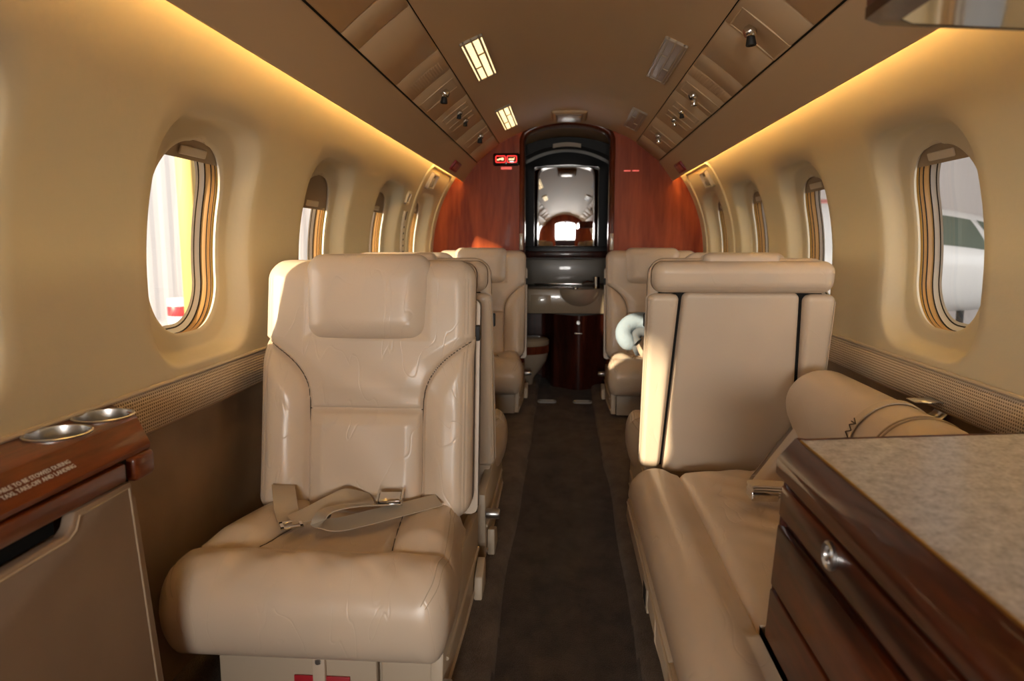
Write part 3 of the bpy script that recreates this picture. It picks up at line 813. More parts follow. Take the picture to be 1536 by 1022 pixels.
def cush(mir):
    """seat cushion: plan grid with a heavy front roll"""
    bm = B(); nu, nv = 110, 120
    a, b_ = np.meshgrid(cl(nu, .6), cl(nv, .6), indexing='ij')
    y0, y1 = -.385, .03
    y = (y0+y1)/2+b_*(y1-y0)/2
    fr = (y1-y)/(y1-y0)                       # 1 at the front
    hw = .222+.034*smooth_np(fr/.75)
    rc = .048; dy = np.maximum(0, (y0+rc)-y); hw = hw-rc+np.sqrt(np.maximum(0, rc*rc-dy*dy))
    cx = -.012*fr*mir
    x = a*hw; ax = np.abs(x)
    dside = hw-ax; dfr = y-y0; dbk = y1-y
    prof = rnd(dside, .034)*rnd(dfr, .095)*rnd(dbk, .03)
    prof[0, :] = prof[-1, :] = 0; prof[:, 0] = prof[:, -1] = 0
    zc = .225
    ysm = -.268+.016*np.clip(ax/.2, 0, 1)**2+.010*np.cos(x*9)     # transverse seam
    xl = .128-.035*np.clip((y+.27)/.25, 0, 1)                      # converging side seams
    inside = (y > ysm) & (ax < xl)
    top = .080*prof
    dome = .012*np.sin(np.clip((y-y0)/(ysm-y0), 0, 1)*PI)*np.where(y < ysm, 1, 0)*np.cos(np.clip(ax/.30, 0, 1)*PI/2)**.4
    sides = .024*np.sin(np.clip((ax-xl)/(.24-xl), 0, 1)*PI)*smooth_np((y-ysm)/.07)
    sink = .008*np.where(inside, np.clip((xl-ax)/.04, 0, 1)**.7*np.clip((y-ysm)/.05, 0, 1)**.7, 0)
    g = np.maximum(groove(y-ysm, .005)*np.clip((hw-ax)/.02, 0, 1), groove(ax-xl, .0045)*np.where(y > ysm, 1, 0))
    edge = np.clip(prof*2.5, 0, 1)
    wr = .0022*np.sin(x*46+2.2*np.sin(y*31)+y*12)*np.exp(-((y+.30)/.07)**2)+.0012*np.sin(x*95+3*np.sin(y*40+x*8))*np.exp(-((y+.33)/.06)**2)
    st = .002*(groove(dside-.020, .0018)+groove(dside-.028, .0018))*np.where(y > y0+.05, 1, 0)
    zt = zc+top+(dome+sides-sink-.006*g+wr-st)*edge-.03*(1-fr)**1.5*edge
    cu = []
    zb = zc-.088*rnd(dside, .035)*rnd(dfr, .055)*rnd(dbk, .03)
    zb[0, :] = zb[-1, :] = zc; zb[:, 0] = zb[:, -1] = zc
    # front face leans: push the nose forward at mid height
    X = x+cx
    F = np.stack([X, y, zt], -1); K = np.stack([X, y, zb], -1)
    add_grid(bm, F); add_grid(bm, K[::-1]); bmesh.ops.remove_doubles(bm, verts=bm.verts, dist=2e-5)
    # dark seam lines laid in the grooves and a double stitched edge
    def near(px, py):
        j = int(np.argmin(np.abs(y[0]-py))); i = int(np.argmin(np.abs(X[:, j]-px))); return (px, py, float(zt[i, j])+.0004)
    def ys_(px): return -.268+.016*min(1, abs(px)/.2)**2+.010*math.cos(px*9)
    add_tube(bm, [near(px, ys_(px)) for px in np.linspace(-.19, .19, 40)], .0011, 5, 1)
    for sx in (-1, 1):
        add_tube(bm, [near(sx*(.128-.035*min(1, max(0, (py+.27)/.25))), py) for py in np.linspace(-.25, .0, 26)], .0011, 5, 1)
    for dd in (.016, .024):
        for sx in (-1, 1):
            pts = []
            for j in range(6, nv-4, 2):
                i = int(np.argmin(np.abs(a[:, j]*hw[:, j]-sx*(hw[0, j]-dd)))); pts.append((float(X[i, j]), float(y[i, j]), float(zt[i, j])))
            add_tube(bm, pts, .0008, 5, 2)
    return bm
def smooth_np(x): x = np.clip(x, 0, 1); return x*x*(3-2*x)

def make_seat(mir, label):
    """seat facing -y; mir=+1 when the aisle lies at local +x"""
    t = thing('cabin_seat', label, 'seat')
    # pedestal and plinth
    bm = B(); add_box(bm, (-.19, -.26, .03), (.19, .16, .15), .012, 2); add_box(bm, (-.205, -.255, .10), (.205, .10, .15), .012, 2); obj('base', bm, 'shell', t)
    bm = B(); add_prism(bm, [(-.33, .045), (-.05, .022), (.20, .022), (.20, .20), (-.05, .22), (-.30, .165)], 'x', mir*.205, mir*.228, 0, .004)
    sp = obj('side_panel', bm, 'shell', t)
    bm = B(); add_tube(bm, [(mir*.229, -.30, .06), (mir*.229, -.05, .04), (mir*.229, .19, .04)], .004, 8); add_tube(bm, [(mir*.229, -.28, .11), (mir*.229, -.05, .11), (mir*.229, .19, .11)], .004, 8); obj('moulding', bm, 'shell', sp)
    bm = B(); add_prism(bm, [(.09, .023), (.18, .023), (.175, .095), (.105, .075)], 'x', mir*.23, mir*.25, 0, .004); obj('bracket', bm, 'shell', t)
    bm = B(); add_lathe(bm, [(.001, 0), (.013, 0), (.014, .003), (.014, .034), (.012, .037), (.001, .037)], 20, 0, Matrix.Translation((mir*.228, .19, .145)) @ Matrix.Rotation(mir*PI/2, 4, 'Y')); obj('recline_knob', bm, 'steel', t)
    bm = B(); add_box(bm, (mir*.236-.009, -.365, .022), (mir*.236+.009, -.315, .095), .003); obj('track_fitting', bm, 'steel', t)
    # life vest pouch under the cushion
    bm = B(); add_box(bm, (-.20, -.285, .028), (.10, -.265, .125), .006); add_box(bm, (.107, -.283, .028), (.205, -.265, .125), .006); vp = obj('vest_pouch', bm, 'shell', t)
    bm = B(); add_box(bm, (-.018, -.296, .04), (.006, -.286, .115), .003); sb = obj('pouch_strap', bm, 'leather_plain', vp)
    bm = B(); add_lathe(bm, [(.001, .003), (.005, .003), (.006, 0)], 16, 0, Matrix.Translation((-.006, -.296, .103)) @ Matrix.Rotation(PI/2, 4, 'X')); obj('snap', bm, 'steel', vp)
    bm = B(); add_box(bm, (-.055, -.290, .03), (.05, -.2865, .070), .001); obj('red_tag', bm, 'red_card', vp)
    obj('seat_cushion', cush(mir), ['leather', 'seam', 'stitch'], t)
    # back: padded front
    bm = B(); pad(bm, HW, Z0, Z1, .045, back_front, back_rear, 150, 170); 
    def on(x, z, lift=.0):
        x = np.asarray(x, float); z = np.asarray(z, float); e = np.maximum(0, -sd_rr(x, z, HW, Z0, Z1, .045))
        return [(a, b_-lift, c) for a, b_, c in zip(x.tolist(), back_front(x, z, e).tolist(), z.tolist())]
    for sx in (-1, 1):
        zz = np.r_[np.linspace(Z0+.02, .495, 20), np.linspace(.50, .646, 30)]
        add_tube(bm, on(sx*xs_bolster(zz), zz, .0022), .0014, 5, 1)
        for k, dx in enumerate((.013, .0195)): add_tube(bm, on(sx*(HW-dx)+0*zz, np.linspace(Z0+.03, Z1-.04, len(zz)), .0002), .0008, 5, 2)
    xx = np.linspace(-.128, .128, 30); add_tube(bm, on(xx, .495+0*xx, .0022), .0014, 5, 1)
    obj('backrest', bm, ['leather', 'seam', 'stitch'], t, smooth=60)
    # headrest
    bm = B(); hx = .136
    def hf(x, z, e): return yrec(z)+.012-.040*rnd(e, .055)-.008*np.cos(np.clip(np.abs(x)/hx, 0, 1)*PI/2)
    def hb(x, z, e): return yrec(z)+.012+.026*rnd(e, .03)
    pad(bm, hx, .648, .836, .038, hf, hb, 60, 60, xf=lambda x, z: x*(1+.05*np.clip((z-.66)/.17, 0, 1))); obj('headrest', bm, 'leather', t, smooth=60)
    # rear: cap roll, central shell, stowed armrests either side
    bm = B()
    def cf(x, z, e): return yrec(z)+.078-.030*rnd(e, .028)
    def cb(x, z, e): return yrec(z)+.098+.045*rnd(e, .032)+.0025*np.sin(x*60)*0-.0015*(groove(z-.748, .0015)+groove(z-.742, .0015))
    pad(bm, HW-.004, .735, .816, .030, cf, cb, 70, 40)
    def c2(x, z, e): return yrec(z)+.098+.030*rnd(e, .02)
    pad(bm, .10, .80, .836, .017, lambda x, z, e: yrec(z)+.06-.0*x, lambda x, z, e: yrec(z)+.075+.030*rnd(e, .02), 40, 16)
    obj('back_cap', bm, 'leather', t, smooth=60)
    bm = B()
    def pw(z): return .152+.028*np.clip((.735-z)/.48, 0, 1)
    pad(bm, .15, .235, .737, .016, lambda x, z, e: yrec(z)+.085+0*x, lambda x, z, e: yrec(z)+.095+.022*rnd(e, .012)+.004*np.cos(np.clip(np.abs(x)/.15, 0, 1)*PI/2), 40, 70,
        xf=lambda x, z: x*pw(z)/.15)
    obj('back_panel', bm, 'leather_plain', t, smooth=60)
    bm = B(); pad(bm, HW-.012, .25, .74, .02, lambda x, z, e: yrec(z)+.07+0*x, lambda x, z, e: yrec(z)+.088+0*x, 10, 20); obj('back_frame', bm, 'gap', t)
    for sx in (-1, 1):
        bm = B(); w = .036
        def af(x, z, e): return yrec(z)+.072-.0*x
        def ab(x, z, e): return yrec(z)+.100+.026*rnd(e, .016)
        def sh(x, z): 
            inner = pw(z)+.008; mid = (inner+HW+.006)/2; half = (HW+.006-inner)/2; return sx*(mid+(x/w)*half)
        pad(bm, w, .248, .733, .018, af, ab, 24, 70, xf=sh)
        for k in (0, 1): add_tube(bm, [(sx*(HW+.003-.007*k), float(yrec(z))+.118+.004*k, float(z)) for z in np.linspace(.27, .715, 20)], .0011, 6)
        ar = obj('armrest', bm, 'leather', t, smooth=60)
        if sx == mir:
            bm = B(); add_box(bm, (sx*(HW+.002)-.008, yrec(.655)+.048, .64), (sx*(HW+.002)+.006, yrec(.655)+.066, .675), .003); obj('arm_latch', bm, 'rubber', t)
    return t

L_ = 'forward-facing beige leather seat'
seatA = make_seat(1, 'large beige leather seat facing the camera with an open lap belt, front left'); seatA.location = (-.449, 1.452, 0)
s2 = make_seat(-1, 'beige leather seat turned away, standing back to back behind the front left seat'); s2.location = (-.443, 1.968, 0); s2.rotation_euler.z = PI
s3 = copy_tree(seatA); s3.location = (-.452, 3.64, 0); s3['label'] = 'far left beige leather seat before the bulkhead, facing the camera'
s4 = copy_tree(s2); s4.rotation_euler.z = 0; s4.location = (.448, 3.64, 0); s4['label'] = 'far right beige leather seat with the blue neck pillow on it'
s5 = copy_tree(seatA); s5.rotation_euler.z = PI; s5.location = (.433, 1.988, 0); s5.scale.x = .955; s5['label'] = 'beige leather seat on the right seen from behind, beyond the divan'
for c in list(seatA.children):
    if c.name.startswith('recline_knob'): bpy.data.objects.remove(c)
for s in (s2, s3, s4, s5):
    for c in list(s.children):
        if c.name.startswith('track_fitting'): bpy.data.objects.remove(c)
for s in (s2, s3, s4, s5): s['group'] = 'leather cabin seats'
seatA['group'] = 'leather cabin seats'

# lap belt lying open on the front left seat
def buckle(name, parent, loc, rz, tongue=False, tilt=0):
    bm = B()
    if tongue:
        for x0, x1, a, b_ in ((-.022, .022, -.022, -.012), (-.022, .022, .006, .016), (-.022, -.014, -.022, .016), (.014, .022, -.022, .016)): add_box(bm, (x0, a, 0), (x1, b_, .003), .0012, 1)
    else:
        add_box(bm, (-.025, -.02, 0), (.025, .02, .005), .002); add_box(bm, (-.023, -.018, .006), (.023, .014, .013), .004, 2)
        add_box(bm, (-.027, -.02, .0), (-.023, .02, .014), .001); add_box(bm, (.023, -.02, 0), (.027, .02, .014), .001)
    bmesh.ops.transform(bm, matrix=Matrix.Translation(loc) @ Matrix.Rotation(rz, 4, 'Z') @ Matrix.Rotation(tilt, 4, 'X'), verts=bm.verts)
    return obj(name, bm, 'chrome', parent)
def lx(x, y, z): return (x+.449, y-1.452, z)
bm = B(); Xv = (1, 0, 0); w = .045
def strap(bm, pts, w, roll):
    pts = [Vector(p) for p in pts]; out_ = []
    for i, p in enumerate(pts):
        d = (pts[min(i+1, len(pts)-1)]-pts[max(i-1, 0)]); d.normalize()
        side = d.cross(Vector((0, 0, 1))).normalized(); up = side.cross(d); r = math.radians(roll[i])
        out_.append((list(p), list(side*math.cos(r)+up*math.sin(r))))
    add_ribbon(bm, out_, w, .0011, 0, 8)
strap(bm, [lx(-.622, 1.445, .315), lx(-.618, 1.425, .338), lx(-.600, 1.385, .334), lx(-.580, 1.345, .313), lx(-.555, 1.305, .307)], .048, [5, 8, 12, 5, 0])
strap(bm, [lx(-.555, 1.302, .310), lx(-.525, 1.325, .316), lx(-.49, 1.358, .326), lx(-.46, 1.385, .332), lx(-.42, 1.42, .312)], .044, [-5, -14, -25, -30, -20])
bl = obj('lap_belt', bm, 'belt', seatA); buckle('belt_tongue', bl, lx(-.548, 1.287, .308), .5, True)
bm = B()
strap(bm, [lx(-.275, 1.415, .318), lx(-.33, 1.385, .312), lx(-.40, 1.34, .307), lx(-.455, 1.302, .305), lx(-.482, 1.288, .312), lx(-.486, 1.290, .328), lx(-.468, 1.302, .337), lx(-.43, 1.330, .334), lx(-.375, 1.366, .324)], .044, [12, 14, 16, 14, 8, 4, 8, 14, 16])
bl = obj('lap_belt', bm, 'belt', seatA); buckle('belt_buckle', bl, lx(-.372, 1.385, .326), .12, False, .3)
# belt ends folded on the far left seat
bm = B()
for k in range(4):
    x0 = .02+.014*k
    add_ribbon(bm, [((x0-.02, -.05, .33), (.6, .5, 0)), ((x0-.005, -.02, .37), (.6, .5, 0)), ((x0+.02, .005, .40), (.6, .5, 0))], .012)
obj('belt_ends', bm, 'white_cloth', s3)

# travel pillow on the far right seat
t = thing('travel_pillow', 'light blue plush neck pillow leaning on the far right seat', 'pillow', (.372, 3.445, .312))
bm = B(); pts = []; rad = []
for i in range(28):
    a = math.radians(250-250*i/27)
    pts.append((.085*math.cos(a), .02+.03*math.sin(a), .105+.062*math.sin(a))); rad.append(.042*(math.sin(PI*min(1, (i+1.2)/5)/2) if i < 5 else math.sin(PI*min(1, (28-i+.2)/5)/2) if i > 22 else 1))
add_tube(bm, pts, rad, 18); obj('plush_ring', bm, 'pillow', t, smooth=80)
bm = B(); pts = []
for i in range(14):
    a = math.radians(225-190*i/13); pts.append((.040*math.cos(a)+.01, .005+.02*math.sin(a), .085+.03*math.sin(a)))
add_tube(bm, pts, .026, 12); obj('inner_lining', bm, 'grey_cloth', t, smooth=80)
bm = B(); add_ribbon(bm, [((-.04, -.03, .05), (1, 0, .2)), ((-.03, -.045, .025), (1, 0, .1)), ((-.02, -.05, .006), (1, 0, 0))], .022); obj('strap', bm, 'grey_cloth', t)

# ------------------------------------------------------------------ side-facing divan
t = thing('side_divan', 'beige leather side-facing divan along the right wall, behind the galley cabinet', 'divan', (.44, 1.32, 0))
ox, oy = .44, 1.32
def T(x, y, z): return (x-ox, y-oy, z)
bm = B(); add_prism(bm, [(.195-ox, .022), (.70-ox, .022), (.70-ox, .20), (.158-ox, .20), (.156-ox, .15)], 'y', 1.05-oy, 1.775-oy, 0, .004); add_prism(bm, [(.195-ox, .022), (.276-ox, .022), (.276-ox, .20), (.158-ox, .20), (.156-ox, .15)], 'y', .80-oy, 1.048-oy, 0, .004); base = obj('base', bm, 'shell', t)
bm = B(); add_box(bm, T(.1545, 1.31, .135), T(.164, 1.38, .185), .002); add_box(bm, T(.1538, 1.325, .142), T(.1552, 1.365, .178), 0, 2, 1); obj('ashtray_door', bm, ['shell', 'gap'], base)
bm = B(); add_tube(bm, [T(.157, 1.20, .19), T(.156, 1.19, .15), T(.193, 1.17, .03)], .0022, 6); add_tube(bm, [T(.157, .98, .19), T(.156, .97, .15), T(.193, .95, .03)], .0022, 6); add_tube(bm, [T(.157, 1.76, .194), T(.157, .82, .194)], .003, 6); obj('panel_bead', bm, 'stitch', base)
# cushion: front roll plus sitting pad in one upholstered piece
bm = B(); ny = 90; rows = []
prof = []
for i in range(40):    # roll
    a = math.radians(-70-i*(200/39.)); 
    prof.append((.222+.072*math.cos(a), .238+.070*math.sin(a)))
prof = []
for a in np.linspace(-110, -360+55, 44):
    r = math.radians(a); prof.append((.224+.064*math.cos(r), .228+.066*math.sin(r)))
prof += [(.279, .276), (.2865, .268), (.292, .276)]
for x in np.linspace(.30, .66, 30):
    prof.append((x, .279+.016*math.sin(PI*min(1, (x-.29)/.37))**.6))
prof += [(.665, .27), (.665, .17), (.23, .165)]
for y in np.linspace(.80, 1.775, ny):
    e = min(y-.80, 1.775-y); sh = float(rnd(np.array(e), .05)); 
    seam = 0
    row = []
    for k, (x, z) in enumerate(prof):
        wr = 0
        if .30 < x < .64 and z > .28: wr = .0022*math.sin(y*70+4*math.sin(x*14)+x*30)*math.sin(PI*(x-.3)/.34)
        dx = .008*math.sin((y-.8)*2.4) if x < .30 else 0
        if y < 1.0 and .245 < x and z > .25: z = max(z, .283)
        row.append(T(x if y > 1.0 else min(x, .2806), y, .165+(z-.165)*(.72+.28*sh)+wr))
    rows.append(row)
add_grid(bm, rows, close_v=True)
bmesh.ops.holes_fill(bm, edges=[e for e in bm.edges if e.is_boundary], sides=0)
obj('seat_cushion', bm, 'leather', t, smooth=60)
# wall-side backrest with rolled top
bm = B(); rows = []
for y in np.linspace(1.12, 1.70, 60):
    e = min(y-1.12, 1.70-y); k = float(rnd(np.array(e), .04)); row = []
    pf = [(.60, .29), (.555, .36), (.535, .42), (.52, .455)]
    for a in np.linspace(190, -40, 26):
        r = math.radians(a); pf.append((.60+.085*math.cos(r), .487+.078*math.sin(r)))
    pf += [(.70, .38), (.70, .29)]
    cxm, czm = .62, .42
    for x, z in pf: row.append(T(cxm+(x-cxm)*(.8+.2*k), y, czm+(z-czm)*(.86+.14*k)))
    rows.append(row)
add_grid(bm, rows, close_v=True); bmesh.ops.holes_fill(bm, edges=[e for e in bm.edges if e.is_boundary], sides=0)
bk = obj('backrest', bm, 'leather', t, smooth=60)
bm = B()
pf = [T(.60+.088*math.cos(math.radians(a)), 1.335-.05*math.sin(math.radians(max(0, a-60)))*.6, .487+.081*math.sin(math.radians(a))) for a in np.linspace(200, -30, 30)]
add_ribbon(bm, [(p, (0.1, 1, 0)) for p in pf], .026, .0012, 0, 2); stp = obj('retaining_strap', bm, 'white_cloth', bk)
bm = B()
for k in range(7):
    a0, a1 = 178-5*k, 178-5*(k+1); z_ = .009*(1 if k % 2 else -1)
    f = lambda a, s_: T(.60+.0905*math.cos(math.radians(a)), 1.335-.05*math.sin(math.radians(max(0, a-60)))*.6+s_, .487+.0835*math.sin(math.radians(a)))
    add_tube(bm, [f(a0, z_), f(a1, -z_)], .0012, 5)
    if k in (0, 6): add_tube(bm, [f(a0, .01), f(a0, -.01)], .0012, 5)
obj('zigzag_stitch', bm, 'seam', stp)
bm = B()
for yy_ in (1.215, 1.203):
    add_tube(bm, [T(.60+.086*math.cos(math.radians(a)), yy_, .487+.079*math.sin(math.radians(a))) for a in np.linspace(200, -30, 40)], .0018, 6)
obj('piping', bm, 'stitch', bk)
# corner pad between the backrest and the aft-facing seat
bm = B(); pad(bm, .07, .24, .51, .05, lambda x, z, e: 1.66-oy-.02*rnd(e, .03)+0*x, lambda x, z, e: 1.68-oy+.015*rnd(e, .02), 24, 40, xf=lambda x, z: x+.655-ox-.13*0-.18*np.clip((.5-z)/.26, 0, 1)+.0)
obj('end_bolster', bm, 'leather_plain', t, smooth=60)
# folded belt with buckle on the divan seat
bm = B()
for k in range(5):
    add_ribbon(bm, [(T(.395, 1.50-.002*k, .312+.006*k), (0, 1, 0)), (T(.40+.004*(k % 2), 1.50, .318+.006*k), (0, 1, 0)), (T(.47, 1.50, .316+.006*k), (0, 1, 0))], .04, .0018, 0, 4)
bl = obj('folded_belt', bm, 'white_cloth', t); bm = B(); add_box(bm, T(.392, 1.473, .310), T(.45, 1.482, .332), .004, 2); add_lathe(bm, [(.001, .002), (.004, .002), (.005, 0)], 12, 0, Matrix.Translation(T(.402, 1.473, .321)) @ Matrix.Rotation(PI/2, 4, 'X')); obj('belt_buckle', bm, 'chrome', bl)

t = thing('belt_guide', 'curved metal belt guide on the wall ledge above the divan', 'bracket', (.707, 1.45, .535))
bm = B(); rows = []
for k in range(14):
    a = math.radians(115-200*k/13); rows.append([(.022+.030*math.cos(a), y, -.012+.026*math.sin(a)) for y in (-.032, .032)])
rows = [[(-.05, -.03, .012), (-.05, .022, .012)]]+rows
add_grid(bm, rows); md = obj('hook', bm, 'steel', t); t.scale = (.62, .75, .7); t.location.x = .722
m_ = md.modifiers.new('s', 'SOLIDIFY'); m_.thickness = .003; m_.offset = 0

# ------------------------------------------------------------------ galley cabinet on the right
t = thing('galley_cabinet', 'mahogany galley cabinet with speckled grey top, near right', 'cabinet', (.5, .45, 0))
def G(x, y, z=None): return (x-.5, y-.45) if z is None else (x-.5, y-.45, z)
def skew(x): return .955+(x-.28)*.165      # aft end runs at a slight angle
out = [(.292, -.35), (.292, .925), (.735, .93), (.735, -.35)]
bm = B(); add_prism(bm, [G(*p) for p in out], 'z', .025, .552); obj('body', bm, 'dark_wood', t)
# moulded rim around the counter
def rim(off): return [(.275+off, -.36), (.275+off, skew(.275)-.014-off*.2), (.282+off, skew(.282)-off), (.742, skew(.742)-off), (.742, -.36)]
bm = B()
lv = [(.012, .545), (.004, .547), (.0, .552), (.0, .567), (.001, .572), (.005, .578), (.021, .600), (.024, .602), (.027, .601)]
rows = []
for off, z in lv: rows.append([G(x, y, z) for x, y in rim(off)])
add_grid(bm, rows)
obj('counter_rim', bm, 'wood_y', t, smooth=50)
bm = B(); add_prism(bm, [G(x, y) for x, y in rim(.026)], 'z', .58, .6005); obj('countertop', bm, 'granite', t)
bm = B(); add_tube(bm, [G(.2985, y, .6015) for y in (-.35, .92)], .0018, 6); obj('gold_inlay', bm, 'gold', t)
# aisle-side fronts
def front(name, z0, z1, y0, y1, parent=t, x=.281, mat='wood_y'):
    bm = B(); add_box(bm, G(x, y0, z0), G(.292, y1, z1), .003, 2); return obj(name, bm, mat, parent)
yend = .930
dr = front('drawer', .492, .538, -.3, yend)
for y_, z_ in ((.752, .520), (.50, .520)):
    bm = B(); mt = Matrix.Translation(G(.281, y_, z_)) @ Matrix.Rotation(-PI/2, 4, 'Y')
    add_lathe(bm, [(.016, -.002), (.016, .004), (.014, .006), (.011, .004), (.010, -.0005), (.001, -.001)], 28, 0, mt); obj('pull_latch', bm, 'steel', dr)
front('upper_door', .382, .478, -.3, yend)
front('lower_door', .03, .376, -.3, yend)
bm = B(); add_box(bm, G(.283, .922, .03), G(.300, .931, .545), .003); obj('corner_post', bm, 'dark_wood', t)

for ch in t.children:          # the aft end leans outwards towards the floor
    if ch.name.split('.')[0] in ('body', 'corner_post', 'upper_door', 'lower_door', 'drawer'):
        for v in ch.data.vertices:
            if v.co.y > .3 and v.co.z < .552: v.co.y += (.552-v.co.z)*.17
# overhead galley locker
t = thing('overhead_locker', 'mahogany overhead galley locker with polished underside, upper right corner', 'cabinet', (.5, .35, 1.07))
def O(x, y, z=None): return (x-.5, y-.35) if z is None else (x-.5, y-.35, z-1.07)
po = [(.275, -.3), (.275, .742), (.299, .763), (.545, .81), (.545, -.3)]
bm = B(); add_prism(bm, [O(*p) for p in po], 'z', .016, .135, 0, .003); obj('body', bm, 'wood', t)
bm = B(); pi_ = [(.300, -.3), (.300, .722), (.318, .738), (.545, .785), (.545, -.3)]
add_grid(bm, [[O(*p, 1.07+.017) for p in po], [O(*p, 1.07+.006) for p in po], [O(*p, 1.07-.0005) for p in pi_]]); obj('lower_rail', bm, 'dark_wood', t); bm = B()
add_prism(bm, [O(*p) for p in pi_], 'z', 0, .0075); obj('underside', bm, 'under_mirror', t)

# ------------------------------------------------------------------ left console with cup holders
t = thing('side_console', 'mahogany side ledge with two steel cup holders over a brown leather panel, near left', 'console', (-.68, .6, 0))
def K(x, y, z=None): return (x+.68, y-.6) if z is None else (x+.68, y-.6, z)
HOLES = [(-.7045, .885), (-.7055, .983)]
def yend_(x): return 1.068-.80*(x+.75)
bm = B()
sec = [(-.662, .6005), (-.656, .599), (-.652, .595), (-.624, .572), (-.621, .568), (-.622, .562), (-.626, .559), (-.7515, .556)]
ysl = [-.40, .2, .6, .85]
rows = [[K(x, y, z) for x, z in sec] for y in ysl]+[[K(x, yend_(x)-.004, z) for x, z in sec], [K(x-.003, yend_(x)-.001, z-.004*(z > .58)) for x, z in sec]]
add_grid(bm, rows)
end = [Vector(p) for p in rows[-1]]+[Vector(K(-.7515, yend_(-.7515)-.001, .597))]
bm.faces.new([bm.verts.new(p) for p in end])
loop = [K(x, y, .6005) for x, y in [(-.7515, -.40), (-.662, -.40), (-.662, .2), (-.662, .6), (-.662, .85), (-.662, yend_(-.662)-.004), (-.7515, yend_(-.7515)-.004)]]
te = []
def ring_edges(pts):
    vs = [bm.verts.new(p) for p in pts]
    for i in range(len(vs)): te.append(bm.edges.new((vs[i], vs[(i+1) % len(vs)])))
ring_edges(loop)
for hx_, hy_ in HOLES: ring_edges([K(hx_+.0405*math.cos(2*PI*i/40), hy_+.0405*math.sin(2*PI*i/40), .6005) for i in range(40)])
bmesh.ops.triangle_fill(bm, use_beauty=True, use_dissolve=False, edges=te, normal=(0, 0, 1))
bmesh.ops.remove_doubles(bm, verts=bm.verts, dist=1e-5)
obj('ledge', bm, 'wood_ledge', t, smooth=30)
for hx_, hy_ in HOLES:
    bm = B()
    add_lathe(bm, [(.0425, .6005), (.0430, .6030), (.0415, .6042), (.0385, .6036), (.0378, .600), (.0372, .562), (.034, .5585), (.001, .5585)], 48, 0, Matrix.Translation(K(hx_, hy_, 0)), caps=False)
    obj('cup_holder', bm, 'steel', t)
bm = B(); add_box(bm, K(-.655, -.4, .531), K(-.619, .898, .557), .003); obj('table_leaf', bm, 'wood_ledge', t)
bm = B(); add_box(bm, K(-.66, .918, .522), K(-.617, .966, .560), .008, 3); obj('corner_block', bm, 'wood_ledge', t)
bm = B(); add_box(bm, K(-.655, .898, .515), K(-.632, .92, .556)); obj('hinge_recess', bm, 'gap', t)
bm = B()
poly = [(-.40, .02), (.952, .02), (.905, .529), (.790, .529), (.782, .512), (.772, .506), (-.40, .506)]
add_prism(bm, [(y-.6, z) for y, z in poly], 'x', -.635+.68, -.617+.68, 0, .004)
lp = obj('leather_panel', bm, 'console_leather', t)
bm = B(); add_tube(bm, [K(-.6165, y, z) for y, z in [(.945, .04), (.897, .522), (.796, .522), (.788, .506), (.774, .499), (-.38, .499)]], .0016, 6); obj('stitching', bm, 'stitch', lp)
bm = B(); add_prism(bm, [(.907-.6, .50), (.930-.6, .50), (.985-.6, .02), (.955-.6, .02)], 'x', -.75+.68, -.628+.68, 0, .005); obj('end_panel', bm, 'console_leather', t)
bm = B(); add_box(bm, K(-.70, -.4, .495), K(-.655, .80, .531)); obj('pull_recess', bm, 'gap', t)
# placard lettering on the sloping face
dx, dz = -.624+.652, .572-.595; L2 = math.hypot(dx, dz)
e1 = Vector((0, 1, 0)); e2 = Vector((-dx/L2, 0, -dz/L2)); e3 = e1.cross(e2)
mt = Matrix((e1, e2, e3)).transposed().to_4x4()
for s_, off, y_ in (('TABLE TO BE STOWED DURING', .0040, .818), ('TAXI, TAKE-OFF AND LANDING', -.0046, .818)):
    mm = mt.copy(); mm.translation = Vector(K(-.6365, y_, .5823))+e2*off+e3*.0006
    text('placard_text', s_, .0082, 'text', t, mm, 'RIGHT')

# ------------------------------------------------------------------ outside the windows
bm = B(); add_box(bm, (-40, -40, -1.35), (40, 60, -1.30)); struct(obj('ground', bm, 'hangar_floor'))
# corrugated hangar walls
def corrugated(name, p0, p1, z0, z1):
    bm = B(); p0, p1 = Vector(p0), Vector(p1); d = (p1-p0); n = int(d.length/.12); d.normalize(); nn = Vector((-d.y, d.x, 0))
    P = []
    for z in (z0, z1):
        P.append([])
        for i in range(n):
            q = p0+d*(i*.12)+nn*(.016 if i % 4 in (1, 2) else 0); P[-1].append((q.x, q.y, z))
    add_grid(bm, P); return struct(obj(name, bm, 'hangar', smooth=0))
corrugated('wall_hangar_right', (3, 24, 0), (30, 6, 0), -1.3, 9)
bm = B(); add_box(bm, (-4.2, -14, 2.38), (-4.0, 9, 9.0)); struct(obj('wall_sun_block', bm, 'hangar'))  # unseen wall added to keep direct sun off the jet and hangar
bm = B(); add_box(bm, (-4.2, -14, 9.0), (32, 30, 9.1)); struct(obj('roof_sky_block', bm, 'hangar'))  # unseen roof added to dim the light on everything outside
corrugated('wall_hangar_left', (-28, 5, 0), (-3, 26, 0), -1.3, 9)

